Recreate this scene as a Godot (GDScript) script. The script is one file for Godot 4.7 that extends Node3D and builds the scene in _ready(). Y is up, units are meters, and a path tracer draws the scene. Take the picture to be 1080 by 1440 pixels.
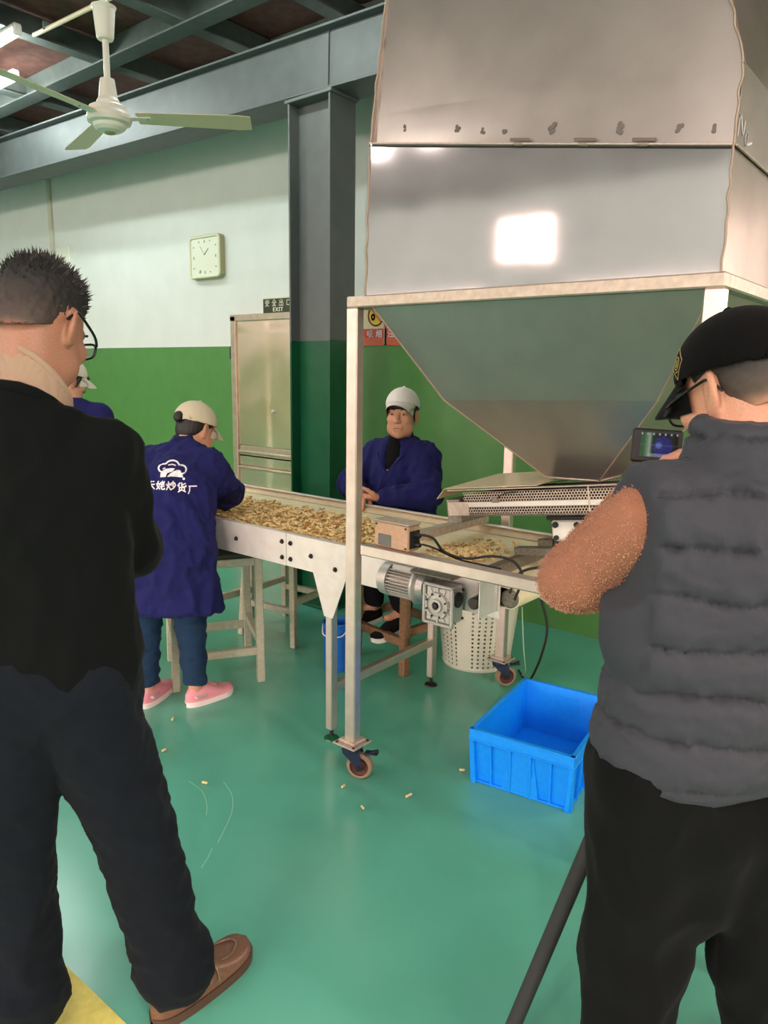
extends Node3D
# ------------------------------------------------------------------ names, labels, materials
var M := {}
var taken := {}
var rng := RandomNumberGenerator.new()

func V(x: float, y: float, z: float) -> Vector3:
	return Vector3(x, y, z)

func numbered(called: String) -> String:
	var n: int = taken.get(called, 0)
	taken[called] = n + 1
	return called if n == 0 else "%s_%03d" % [called, n]

func tag(o: Node, label: String, category: String, group := "") -> Node:
	o.set_meta("label", label)
	o.set_meta("category", category)
	if group:
		o.set_meta("group", group)
	return o

func thing(called: String, label: String, category: String, at := Vector3.ZERO, turn := 0.0, group := "") -> Node3D:
	var o := Node3D.new()
	o.name = numbered(called)
	add_child(o)
	o.position = at
	o.rotation.y = turn
	tag(o, label, category, group)
	return o

func structure(called: String, at := Vector3.ZERO) -> Node3D:
	var o := Node3D.new()
	o.name = called
	add_child(o)
	o.position = at
	o.set_meta("kind", "structure")
	return o

func put(mesh: Mesh, called: String, m: Material, parent: Node, at := Vector3.ZERO, label := "") -> MeshInstance3D:
	var o := MeshInstance3D.new()
	o.mesh = mesh
	o.material_override = m
	if parent == self:
		o.name = numbered(called)
		add_child(o)
	else:
		o.name = called
		parent.add_child(o, true)
	o.position = at
	if label:
		o.set_meta("label", label)
	return o

func mat(c: Color, rough := 0.6, metal := 0.0) -> StandardMaterial3D:
	var m := StandardMaterial3D.new()
	m.albedo_color = c
	m.roughness = rough
	m.metallic = metal
	return m

func rgb(r: int, g: int, b: int) -> Color:
	return Color(r / 255.0, g / 255.0, b / 255.0)

func noise_tex(freq: float, c0: Color, c1: Color, size := 512, octaves := 4, sd := 1, normal := 0.0, lo := 0.25, hi := 0.75) -> NoiseTexture2D:
	var n := FastNoiseLite.new()
	n.seed = sd
	n.frequency = freq
	n.fractal_octaves = octaves
	var t := NoiseTexture2D.new()
	t.width = size
	t.height = size
	t.seamless = true
	t.noise = n
	if normal > 0.0:
		t.as_normal_map = true
		t.bump_strength = normal
	else:
		var g := Gradient.new()
		g.offsets = PackedFloat32Array([lo, hi])
		g.colors = PackedColorArray([c0, c1])
		t.color_ramp = g
	return t

func tri(m: StandardMaterial3D, scale: float, world := true) -> StandardMaterial3D:
	m.uv1_triplanar = true
	m.uv1_world_triplanar = world
	m.uv1_scale = Vector3.ONE * scale
	return m

func mottled(c0: Color, c1: Color, freq: float, scale: float, rough: float, metal := 0.0, sd := 1, world := true) -> StandardMaterial3D:
	var m := mat(Color.WHITE, rough, metal)
	m.albedo_texture = noise_tex(freq, c0, c1, 512, 5, sd, 0.0, 0.05, 0.95)
	return tri(m, scale, world)

func bumpy(m: StandardMaterial3D, freq: float, strength: float, amount: float, sd := 3, octaves := 3) -> StandardMaterial3D:
	m.normal_enabled = true
	m.normal_texture = noise_tex(freq, Color.BLACK, Color.WHITE, 512, octaves, sd, strength)
	m.normal_scale = amount
	return m

func cloth(c: Color, grain := 0.25, scale := 9.0, sd := 7, rim := 0.06) -> StandardMaterial3D:
	var m := mottled(c.darkened(grain), Color(c.r * (1.0 + grain * 0.5), c.g * (1.0 + grain * 0.5), c.b * (1.0 + grain * 0.5)), 0.12, scale, 0.92, 0.0, sd, false)
	m.metallic_specular = 0.2
	m.rim_enabled = rim > 0.0
	m.rim = rim
	m.rim_tint = 0.6
	return m

# ------------------------------------------------------------------ mesh helpers
func begin() -> SurfaceTool:
	var st := SurfaceTool.new()
	st.begin(Mesh.PRIMITIVE_TRIANGLES)
	return st

func done(st: SurfaceTool) -> ArrayMesh:
	st.generate_normals()
	return st.commit()

func tri3(st: SurfaceTool, a: Vector3, b: Vector3, c: Vector3, out: Vector3, group := -1) -> void:
	st.set_smooth_group(group)
	if (c - a).cross(b - a).dot(out) < 0.0:
		var t := b
		b = c
		c = t
	st.add_vertex(a)
	st.add_vertex(b)
	st.add_vertex(c)

func quad(st: SurfaceTool, a: Vector3, b: Vector3, c: Vector3, d: Vector3, out: Vector3, group := -1) -> void:
	tri3(st, a, b, c, out, group)
	tri3(st, a, c, d, out, group)

func add_box(st: SurfaceTool, t: Transform3D, size: Vector3, bevel := 0.002) -> void:
	var h := size * 0.5
	var b := minf(bevel, minf(h.x, minf(h.y, h.z)) * 0.9)
	for ax in 3:
		var u := (ax + 1) % 3
		var w := (ax + 2) % 3
		for s in [-1.0, 1.0]:
			var q := []
			for k in [[-1, -1], [1, -1], [1, 1], [-1, 1]]:
				var p := Vector3.ZERO
				p[ax] = s * h[ax]
				p[u] = k[0] * (h[u] - b)
				p[w] = k[1] * (h[w] - b)
				q.append(t * p)
			var n := Vector3.ZERO
			n[ax] = s
			quad(st, q[0], q[1], q[2], q[3], t.basis * n)
	if b <= 0.0:
		return
	for ax in 3:
		var u := (ax + 1) % 3
		var w := (ax + 2) % 3
		for su in [-1.0, 1.0]:
			for sw in [-1.0, 1.0]:
				var q := []
				for k in [[-1, 0], [1, 0], [1, 1], [-1, 1]]:
					var p := Vector3.ZERO
					p[ax] = k[0] * (h[ax] - b)
					p[u] = su * (h[u] if k[1] == 0 else h[u] - b)
					p[w] = sw * (h[w] - b if k[1] == 0 else h[w])
					q.append(t * p)
				var n := Vector3.ZERO
				n[u] = su
				n[w] = sw
				quad(st, q[0], q[1], q[2], q[3], t.basis * n)
	for sx in [-1.0, 1.0]:
		for sy in [-1.0, 1.0]:
			for sz in [-1.0, 1.0]:
				var n := Vector3(sx, sy, sz)
				tri3(st, t * (n * (h - V(0, b, b))), t * (n * (h - V(b, 0, b))), t * (n * (h - V(b, b, 0))), t.basis * n)

func box(size: Vector3, bevel := 0.002) -> ArrayMesh:
	var st := begin()
	add_box(st, Transform3D(), size, bevel)
	return done(st)

func along(a: Vector3, b: Vector3, side := Vector3.UP) -> Transform3D:   # z along a->b, x nearest to side
	var z := (b - a).normalized()
	var y := z.cross(side)
	if y.length() < 0.01:
		y = z.cross(Vector3.RIGHT)
	y = y.normalized()
	var x := y.cross(z).normalized()
	return Transform3D(Basis(x, y, z), (a + b) * 0.5)

func add_bar(st: SurfaceTool, a: Vector3, b: Vector3, w: float, h: float, side := Vector3.UP, bevel := 0.003) -> void:
	add_box(st, along(a, b, side), V(h, w, a.distance_to(b)), bevel)

func bar(a: Vector3, b: Vector3, w: float, h: float, side := Vector3.UP, bevel := 0.003) -> ArrayMesh:
	var st := begin()
	add_bar(st, a, b, w, h, side, bevel)
	return done(st)

func add_lathe(st: SurfaceTool, t: Transform3D, prof: Array, seg := 24, smooth := false) -> void:
	for i in prof.size() - 1:
		var p: Vector2 = prof[i]
		var q: Vector2 = prof[i + 1]
		var o := Vector2(q.y - p.y, p.x - q.x)
		for k in seg:
			var a0 := TAU * k / seg
			var a1 := TAU * (k + 1) / seg
			var am := (a0 + a1) * 0.5
			var out := t.basis * V(cos(am) * o.x, o.y, sin(am) * o.x)
			var A := t * V(p.x * cos(a0), p.y, p.x * sin(a0))
			var B := t * V(p.x * cos(a1), p.y, p.x * sin(a1))
			var C := t * V(q.x * cos(a1), q.y, q.x * sin(a1))
			var D := t * V(q.x * cos(a0), q.y, q.x * sin(a0))
			var g := 1 if smooth else i + 1
			if p.x > 1e-5:
				tri3(st, A, B, C, out, g)
			if q.x > 1e-5:
				tri3(st, A, C, D, out, g)

func lathe(prof: Array, seg := 24, smooth := false) -> ArrayMesh:
	var st := begin()
	add_lathe(st, Transform3D(), prof, seg, smooth)
	return done(st)

func axis_t(at: Vector3, dir: Vector3) -> Transform3D:   # local y along dir
	var y := dir.normalized()
	var x := y.cross(Vector3.UP if absf(y.y) < 0.9 else Vector3.RIGHT).normalized()
	return Transform3D(Basis(x, y, x.cross(y)), at)

func add_rod(st: SurfaceTool, a: Vector3, b: Vector3, ra: float, rb := -1.0, seg := 16) -> void:
	if rb < 0.0:
		rb = ra
	var l := a.distance_to(b)
	var c := minf(minf(ra, rb) * 0.15, l * 0.2)
	add_lathe(st, axis_t(a, b - a), [Vector2(0, 0), Vector2(ra - c, 0), Vector2(ra, c), Vector2(rb, l - c), Vector2(rb - c, l), Vector2(0, l)], seg)

func rod(a: Vector3, b: Vector3, ra: float, rb := -1.0, seg := 16) -> ArrayMesh:
	var st := begin()
	add_rod(st, a, b, ra, rb, seg)
	return done(st)

func add_tube(st: SurfaceTool, pts: Array, r: float, seg := 8, closed := false, flat := 1.0) -> void:
	var n := pts.size()
	var rings := []
	var x := Vector3.ZERO
	for i in n:
		var d: Vector3 = (pts[(i + 1) % n] - pts[(i - 1 + n) % n]) if closed else (pts[mini(i + 1, n - 1)] - pts[maxi(i - 1, 0)])
		d = d.normalized()
		if x == Vector3.ZERO:
			x = d.cross(Vector3.UP if absf(d.y) < 0.9 else Vector3.RIGHT)
		x = (x - d * x.dot(d)).normalized()
		var y := d.cross(x)
		var ring := []
		for k in seg:
			var a := TAU * k / seg
			ring.append(pts[i] + x * cos(a) * r + y * sin(a) * r * flat)
		rings.append(ring)
	for i in (n if closed else n - 1):
		var j := (i + 1) % n
		for k in seg:
			var l := (k + 1) % seg
			var c: Vector3 = (rings[i][k] + rings[i][l] + rings[j][k] + rings[j][l]) * 0.25 - (pts[i] + pts[j]) * 0.5
			quad(st, rings[i][k], rings[i][l], rings[j][l], rings[j][k], c, 1)
	if not closed:
		for e in [0, n - 1]:
			var out: Vector3 = pts[0] - pts[1] if e == 0 else pts[n - 1] - pts[n - 2]
			for k in seg:
				tri3(st, pts[e], rings[e][k], rings[e][(k + 1) % seg], out, 2)

func tube(pts: Array, r: float, seg := 8, closed := false, flat := 1.0) -> ArrayMesh:
	var st := begin()
	add_tube(st, pts, r, seg, closed, flat)
	return done(st)

func curve(pts: Array, per := 6) -> Array:   # Catmull-Rom through the points
	var out := []
	for i in pts.size() - 1:
		var a: Vector3 = pts[maxi(i - 1, 0)]
		var b: Vector3 = pts[i]
		var c: Vector3 = pts[i + 1]
		var d: Vector3 = pts[mini(i + 2, pts.size() - 1)]
		for k in per:
			out.append(b.cubic_interpolate(c, a, d, float(k) / per))
	out.append(pts[-1])
	return out

func add_prism(st: SurfaceTool, t: Transform3D, poly: PackedVector2Array, depth: float) -> void:   # outline in local xy, from z = 0 to depth
	var idx := Geometry2D.triangulate_polygon(poly)
	for i in range(0, idx.size(), 3):
		for z in [0.0, depth]:
			var out := t.basis * V(0, 0, -1.0 if z == 0.0 else 1.0)
			tri3(st, t * V(poly[idx[i]].x, poly[idx[i]].y, z), t * V(poly[idx[i + 1]].x, poly[idx[i + 1]].y, z), t * V(poly[idx[i + 2]].x, poly[idx[i + 2]].y, z), out)
	var cw := Geometry2D.is_polygon_clockwise(poly)
	for i in poly.size():
		var p := poly[i]
		var q := poly[(i + 1) % poly.size()]
		var o := (q - p).orthogonal()
		if cw:
			o = -o
		var out := t.basis * V(-o.x, -o.y, 0)
		if Geometry2D.is_point_in_polygon((p + q) * 0.5 + V2(-o.x, -o.y).normalized() * 0.0004, poly):
			out = -out
		quad(st, t * V(p.x, p.y, 0), t * V(q.x, q.y, 0), t * V(q.x, q.y, depth), t * V(p.x, p.y, depth), out)

func V2(x: float, y: float) -> Vector2:
	return Vector2(x, y)

func prism(poly: PackedVector2Array, depth: float, t := Transform3D()) -> ArrayMesh:
	var st := begin()
	add_prism(st, t, poly, depth)
	return done(st)

func plate(a: Vector3, b: Vector3, c: Vector3, d: Vector3, thick: float, cuts := 1, warp := 0.0, sd := 0) -> ArrayMesh:   # a sheet through four corners, thickness behind it; may be dented
	var st := begin()
	var n := (b - a).cross(d - a).normalized()
	var nz := FastNoiseLite.new()
	nz.seed = sd
	nz.frequency = 2.2
	var at := func(i: int, j: int, back: float) -> Vector3:
		var u := float(i) / cuts
		var v := float(j) / cuts
		var p := a.lerp(b, u).lerp(d.lerp(c, u), v)
		var e := 16.0 * u * (1.0 - u) * v * (1.0 - v)
		return p + n * (warp * e * nz.get_noise_3dv(p) - back)
	for i in cuts:
		for j in cuts:
			quad(st, at.call(i, j, 0.0), at.call(i + 1, j, 0.0), at.call(i + 1, j + 1, 0.0), at.call(i, j + 1, 0.0), n, 1)
			quad(st, at.call(i, j, thick), at.call(i + 1, j, thick), at.call(i + 1, j + 1, thick), at.call(i, j + 1, thick), -n, 2)
	for k in cuts:
		quad(st, at.call(k, 0, 0.0), at.call(k + 1, 0, 0.0), at.call(k + 1, 0, thick), at.call(k, 0, thick), a - d, 3)
		quad(st, at.call(k, cuts, 0.0), at.call(k + 1, cuts, 0.0), at.call(k + 1, cuts, thick), at.call(k, cuts, thick), d - a, 4)
		quad(st, at.call(0, k, 0.0), at.call(0, k + 1, 0.0), at.call(0, k + 1, thick), at.call(0, k, thick), a - b, 5)
		quad(st, at.call(cuts, k, 0.0), at.call(cuts, k + 1, 0.0), at.call(cuts, k + 1, thick), at.call(cuts, k, thick), b - a, 6)
	return done(st)

# strokes of written characters, on a grid of ten by ten: "x,y x,y; x,y x,y" is two strokes
const GLYPH := {
	"tian": "1.5,8.6 8.5,8.6;1,5.6 9,5.6;5,8.6 4.8,5.6 1,1;5.2,5.4 9,1",
	"mu": "2.4,9 1.2,4.5 4,1.2;3.9,6.5 3,3.5 0.7,1;0.4,6.6 4.6,6.6;5,7.8 9,7.8;7,9.3 7,6;4.8,6 9.6,6;9.2,8.9 5,3.2;8.8,4.4 6,3.4;6,4.6 6,1.6 6.6,1 9,1 9.2,2",
	"chao": "1,6.5 1.4,5;4.2,7 3.4,5.4;2.6,9 2.6,5 0.6,1;2.7,4.5 4.4,1.5;7,9.3 7,4.2;5.6,7.8 5,5.4;8.4,7.8 9.4,5.6;9,4.6 7.5,2.4 4.8,0.8",
	"huo": "3.2,9.5 1,6.8;2.2,8 2.2,5.4;8.6,8.8 5,7.2;5,9.5 5,6.2 5.6,5.6 9,5.6 9.2,6.6;2.6,1.8 2.6,4.8 7.6,4.8 7.6,1.8;5.1,4 5,2.4 1.5,0.3;5.6,1.9 8.6,0.3",
	"chang": "1.5,8.5 9,8.5;2.3,8.5 2,4 0.8,1",
	"an": "5,9.6 5,8.6;1.2,6.8 1.2,8.2 8.8,8.2 8.8,6.8;4.6,7.4 2.6,3.4 8,0.6;7.2,5.6 5.6,2.4 1.2,0.6;0.8,5.4 9.2,5.4",
	"quan": "5,9.6 0.8,5.6;5,9.6 9.2,5.6;2.6,5.4 7.4,5.4;2.6,3.2 7.4,3.2;1.2,0.8 8.8,0.8;5,5.4 5,0.8",
	"chu": "5,9.5 5,0.9;1.8,8.4 1.8,5.4 8.2,5.4 8.2,8.4;1,4 1,0.9 9,0.9 9,4",
	"kou": "1.8,8 8.2,8 8.2,1.4 1.8,1.4 1.8,8",
	"jin": "0.8,7.6 4.4,7.6;2.6,9.4 2.6,5.2;2.4,7.2 0.8,5.6;2.8,7.2 4.2,5.8;5.6,7.6 9.2,7.6;7.4,9.4 7.4,5.2;7.2,7.2 5.6,5.6;7.6,7.2 9.2,5.8;2.6,4.6 7.4,4.6;1,3.2 9,3.2;5,3.2 5,0.6;3,2.2 1.6,1;7,2.2 8.4,1",
	"zhi": "5,9 5,1;5,5.4 8.2,5.4;2.2,6 2.2,1;0.8,1 9.2,1",
	"xi": "1,7.4 3.2,7.4 3.2,3.6 1,3.6 1,7.4;4.6,8.6 8,8.6 7.2,5.8 9,5.8 7.4,3 4.4,0.8;5.6,8.6 5.2,4 3.6,1;5.6,6 6.6,3 9.4,0.8",
	"yan": "1,6.5 1.4,5;4.2,7 3.4,5.4;2.4,9 2.4,5 0.6,1;2.5,4.5 4,2;5,8.4 9.2,8.4 9.2,1 5,1 5,8.4;5.6,5.8 8.6,5.8;7.1,7.6 7.1,5.8 5.8,2.6;7.1,5.4 8.6,2.6",
	"zhu": "1.2,8.6 2.4,7.6;0.6,6 1.8,5;0.8,1 2.6,4;6,9.6 6.8,8.6;3.6,7.4 9.4,7.4;4,4.4 9,4.4;3.2,1 9.8,1;6.5,7.4 6.5,1",
	"yi": "5,9.8 5,8.8;1.6,8.6 8.4,8.6;3,8 3.6,7;7,8 6.4,7;0.8,7 9.2,7;2.6,6 7.4,6 7.4,3.4 2.6,3.4 2.6,6;2.6,4.7 7.4,4.7;1.6,2.4 0.8,0.8;3,2.6 3.2,0.6 6.6,0.6 7,1.6;5,2.8 5.4,1.8;8,2.6 9.2,1"}

func strokes(called: String) -> Array:
	var out := []
	for s in GLYPH[called].split(";"):
		var line := []
		for p in s.split(" "):
			var xy: PackedStringArray = p.split(",")
			line.append(Vector2(float(xy[0]) - 5.0, float(xy[1]) - 5.0) / 10.0)
		out.append(line)
	return out

func add_line(st: SurfaceTool, line: Array, w: float, place: Callable, out: Vector3, cuts := 1) -> void:   # a drawn stroke laid on a surface: place turns a 2D point into a 3D one
	for i in line.size() - 1:
		var a: Vector2 = line[i]
		var b: Vector2 = line[i + 1]
		var d := (b - a).normalized() * w * 0.5
		var o := d.orthogonal()
		a -= d * 0.8
		b += d * 0.8
		for k in cuts:
			var p := a.lerp(b, float(k) / cuts)
			var q := a.lerp(b, float(k + 1) / cuts)
			quad(st, place.call(p + o), place.call(p - o), place.call(q - o), place.call(q + o), out)

func ring_line(c: Vector2, r: Vector2, n := 20, from := 0.0, to := TAU) -> Array:
	var out := []
	for i in n + 1:
		var a := lerpf(from, to, float(i) / n)
		out.append(c + Vector2(cos(a) * r.x, sin(a) * r.y))
	return out

# ------------------------------------------------------------------ bodies and clothes: a distance field meshed with surface nets
class Field:
	var prims := []
	var cell := 0.01
	var lo := Vector3.ZERO
	var n := Vector3i.ZERO
	var g := PackedFloat32Array()

	func cap(a: Vector3, b: Vector3, ra: float, rb: float, k := 0.03, fd := Vector3.ZERO, s := 1.0) -> void:   # tapered capsule; squashed by s along fd
		prims.append([0, a, b, ra, rb, k, fd, s])

	func ell(c: Vector3, r: Vector3, k := 0.02, basis := Basis(), cut := false) -> void:
		prims.append([2 if cut else 1, c, r, basis, 0.0, k])

	func plane(normal: Vector3, at: Vector3, k := 0.0) -> void:   # cuts away the side the normal points to
		prims.append([3, normal.normalized(), at, 0.0, 0.0, k])

	func bounds(p: Array) -> AABB:
		if p[0] == 0:
			var r: float = maxf(p[3], p[4])
			return AABB(p[1], Vector3.ZERO).expand(p[2]).grow(r)
		var m: float = maxf(p[2].x, maxf(p[2].y, p[2].z))
		return AABB(p[1], Vector3.ZERO).grow(m)

	func build(size: float) -> void:
		cell = size
		var all := AABB()
		var first := true
		for p in prims:
			if p[0] < 2:
				all = bounds(p) if first else all.merge(bounds(p))
				first = false
		all = all.grow(cell * 3.0)
		lo = all.position
		n = Vector3i((all.size / cell).ceil()) + Vector3i.ONE
		g = PackedFloat32Array()
		g.resize(n.x * n.y * n.z)
		g.fill(1.0)
		for p in prims:
			var kind: int = p[0]
			var k: float = p[5]
			var i0 := Vector3i.ZERO
			var i1 := n - Vector3i.ONE
			if kind < 3:
				var b := bounds(p).grow(k + cell * 2.5)
				i0 = Vector3i(((b.position - lo) / cell).floor()).clamp(Vector3i.ZERO, i1)
				i1 = Vector3i(((b.end - lo) / cell).ceil()).clamp(Vector3i.ZERO, i1)
			var a: Vector3 = p[1]
			var inv := Basis()
			var r2 := Vector3.ONE
			var ab := Vector3.ZERO
			var l2 := 1.0
			var fd := Vector3.ZERO
			var q1 := 0.0
			if kind == 0:
				fd = p[6]
				q1 = 1.0 / p[7] - 1.0
				ab = p[2] - a
				ab += fd * fd.dot(ab) * q1
				l2 = maxf(ab.length_squared(), 1e-9)
			elif kind < 3:
				inv = (p[3] as Basis).inverse()
				r2 = p[2]
			var ra: float = p[3] if kind == 0 else 0.0
			var dr: float = p[4] - ra if kind == 0 else 0.0
			for z in range(i0.z, i1.z + 1):
				for y in range(i0.y, i1.y + 1):
					var at := (z * n.y + y) * n.x
					var pos := lo + Vector3(i0.x, y, z) * cell
					for x in range(i0.x, i1.x + 1):
						var d: float
						if kind == 0:
							var w := pos - a
							w += fd * (fd.dot(w) * q1)
							var t := clampf(w.dot(ab) / l2, 0.0, 1.0)
							d = (w - ab * t).length() - ra - dr * t
						elif kind >= 3:
							d = a.dot(pos - p[2])
							if kind == 4:
								d -= maxf(0.0, p[6] - pos.y) * 0.9
						else:
							var w := inv * (pos - a) / r2
							var k0 := w.length()
							var k1 := (w / r2).length()
							d = k0 * (k0 - 1.0) / maxf(k1, 1e-6)
						var o := g[at + x]
						if kind < 2:
							if k > 0.0:
								var h := clampf(0.5 + 0.5 * (o - d) / k, 0.0, 1.0)
								g[at + x] = lerpf(o, d, h) - k * h * (1.0 - h)
							else:
								g[at + x] = minf(o, d)
						else:
							if kind == 2:
								d = -d
							if k > 0.0:
								var h := clampf(0.5 - 0.5 * (o - d) / k, 0.0, 1.0)
								g[at + x] = lerpf(o, d, h) + k * h * (1.0 - h)
							else:
								g[at + x] = maxf(o, d)
						pos.x += cell

	func value(p: Vector3) -> float:
		var f := (p - lo) / cell
		var i := Vector3i(f.floor()).clamp(Vector3i.ZERO, n - Vector3i(2, 2, 2))
		var t := f - Vector3(i)
		var at := (i.z * n.y + i.y) * n.x + i.x
		var sy := n.x
		var sz := n.x * n.y
		var a := lerpf(lerpf(g[at], g[at + 1], t.x), lerpf(g[at + sy], g[at + sy + 1], t.x), t.y)
		var b := lerpf(lerpf(g[at + sz], g[at + sz + 1], t.x), lerpf(g[at + sz + sy], g[at + sz + sy + 1], t.x), t.y)
		return lerpf(a, b, t.z)

	func hit(from: Vector3, dir: Vector3, reach := 0.6) -> Vector3:   # where a ray meets the surface
		var t := 0.0
		while t < reach:
			var d := value(from + dir * t)
			if d < 0.0006:
				break
			t += maxf(d * 0.6, 0.0006)
		return from + dir * t

	func nets(off := Vector3.ZERO, warp = null, tint = null) -> Array:   # arrays of a mesh
		var vs := PackedVector3Array()
		var ns := PackedVector3Array()
		var ids := PackedInt32Array()
		ids.resize(g.size())
		var sy := n.x
		var sz := n.x * n.y
		var cells := PackedInt32Array()
		for z in n.z - 1:
			for y in n.y - 1:
				var at := z * sz + y * sy
				for x in n.x - 1:
					var i := at + x
					var c0 := g[i]
					if c0 > 0.06 or c0 < -0.06:
						continue
					var c1 := g[i + 1]
					var c2 := g[i + sy]
					var c3 := g[i + sy + 1]
					var c4 := g[i + sz]
					var c5 := g[i + sz + 1]
					var c6 := g[i + sz + sy]
					var c7 := g[i + sz + sy + 1]
					var m := int(c0 < 0) + int(c1 < 0) + int(c2 < 0) + int(c3 < 0) + int(c4 < 0) + int(c5 < 0) + int(c6 < 0) + int(c7 < 0)
					if m == 0 or m == 8:
						continue
					var s := Vector3.ZERO
					var k := 0
					if (c0 < 0) != (c1 < 0): s += Vector3(c0 / (c0 - c1), 0, 0); k += 1
					if (c2 < 0) != (c3 < 0): s += Vector3(c2 / (c2 - c3), 1, 0); k += 1
					if (c4 < 0) != (c5 < 0): s += Vector3(c4 / (c4 - c5), 0, 1); k += 1
					if (c6 < 0) != (c7 < 0): s += Vector3(c6 / (c6 - c7), 1, 1); k += 1
					if (c0 < 0) != (c2 < 0): s += Vector3(0, c0 / (c0 - c2), 0); k += 1
					if (c1 < 0) != (c3 < 0): s += Vector3(1, c1 / (c1 - c3), 0); k += 1
					if (c4 < 0) != (c6 < 0): s += Vector3(0, c4 / (c4 - c6), 1); k += 1
					if (c5 < 0) != (c7 < 0): s += Vector3(1, c5 / (c5 - c7), 1); k += 1
					if (c0 < 0) != (c4 < 0): s += Vector3(0, 0, c0 / (c0 - c4)); k += 1
					if (c1 < 0) != (c5 < 0): s += Vector3(1, 0, c1 / (c1 - c5)); k += 1
					if (c2 < 0) != (c6 < 0): s += Vector3(0, 1, c2 / (c2 - c6)); k += 1
					if (c3 < 0) != (c7 < 0): s += Vector3(1, 1, c3 / (c3 - c7)); k += 1
					var nn := Vector3(c1 + c3 + c5 + c7 - c0 - c2 - c4 - c6, c2 + c3 + c6 + c7 - c0 - c1 - c4 - c5, c4 + c5 + c6 + c7 - c0 - c1 - c2 - c3).normalized()
					ids[i] = vs.size() + 1
					cells.append(i)
					vs.append(lo + (Vector3(x, y, z) + s / k) * cell)
					ns.append(nn)
		var tris := PackedInt32Array()
		var step := [1, sy, sz]
		for i in cells:
			var v0 := g[i]
			for ax in 3:
				var v1 := g[i + step[ax]]
				if (v0 < 0.0) == (v1 < 0.0):
					continue
				var u: int = step[(ax + 1) % 3]
				var w: int = step[(ax + 2) % 3]
				var A := ids[i] - 1
				var B := ids[i - u] - 1
				var C := ids[i - u - w] - 1
				var D := ids[i - w] - 1
				if mini(mini(A, B), mini(C, D)) < 0:
					continue
				if v0 < 0.0:
					tris.append_array([A, C, B, A, D, C])
				else:
					tris.append_array([A, B, C, A, C, D])
		if warp != null:
			for i in vs.size():
				vs[i] += ns[i] * warp.call(vs[i], ns[i])
		var arrays := []
		arrays.resize(Mesh.ARRAY_MAX)
		if tint != null:
			var cs := PackedColorArray()
			for v in vs:
				cs.append(tint.call(v))
			arrays[Mesh.ARRAY_COLOR] = cs
		for i in vs.size():
			vs[i] -= off
		arrays[Mesh.ARRAY_VERTEX] = vs
		arrays[Mesh.ARRAY_INDEX] = tris
		return arrays

func field_mesh(f: Field, size: float, off := Vector3.ZERO, warp = null, tint = null) -> ArrayMesh:
	f.build(size)
	var st := SurfaceTool.new()
	st.create_from_arrays(f.nets(off, warp, tint))
	st.generate_normals()
	return st.commit()

var folds_noise := FastNoiseLite.new()
func folds(amp: float, freq: float, stretch := Vector3.ONE, sd := 0) -> Callable:
	var n := FastNoiseLite.new()
	n.seed = 11 + sd
	n.frequency = freq
	n.fractal_type = FastNoiseLite.FRACTAL_RIDGED
	n.fractal_octaves = 2
	return func(p: Vector3, _nn: Vector3) -> float: return amp * n.get_noise_3dv(p * stretch)

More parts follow.
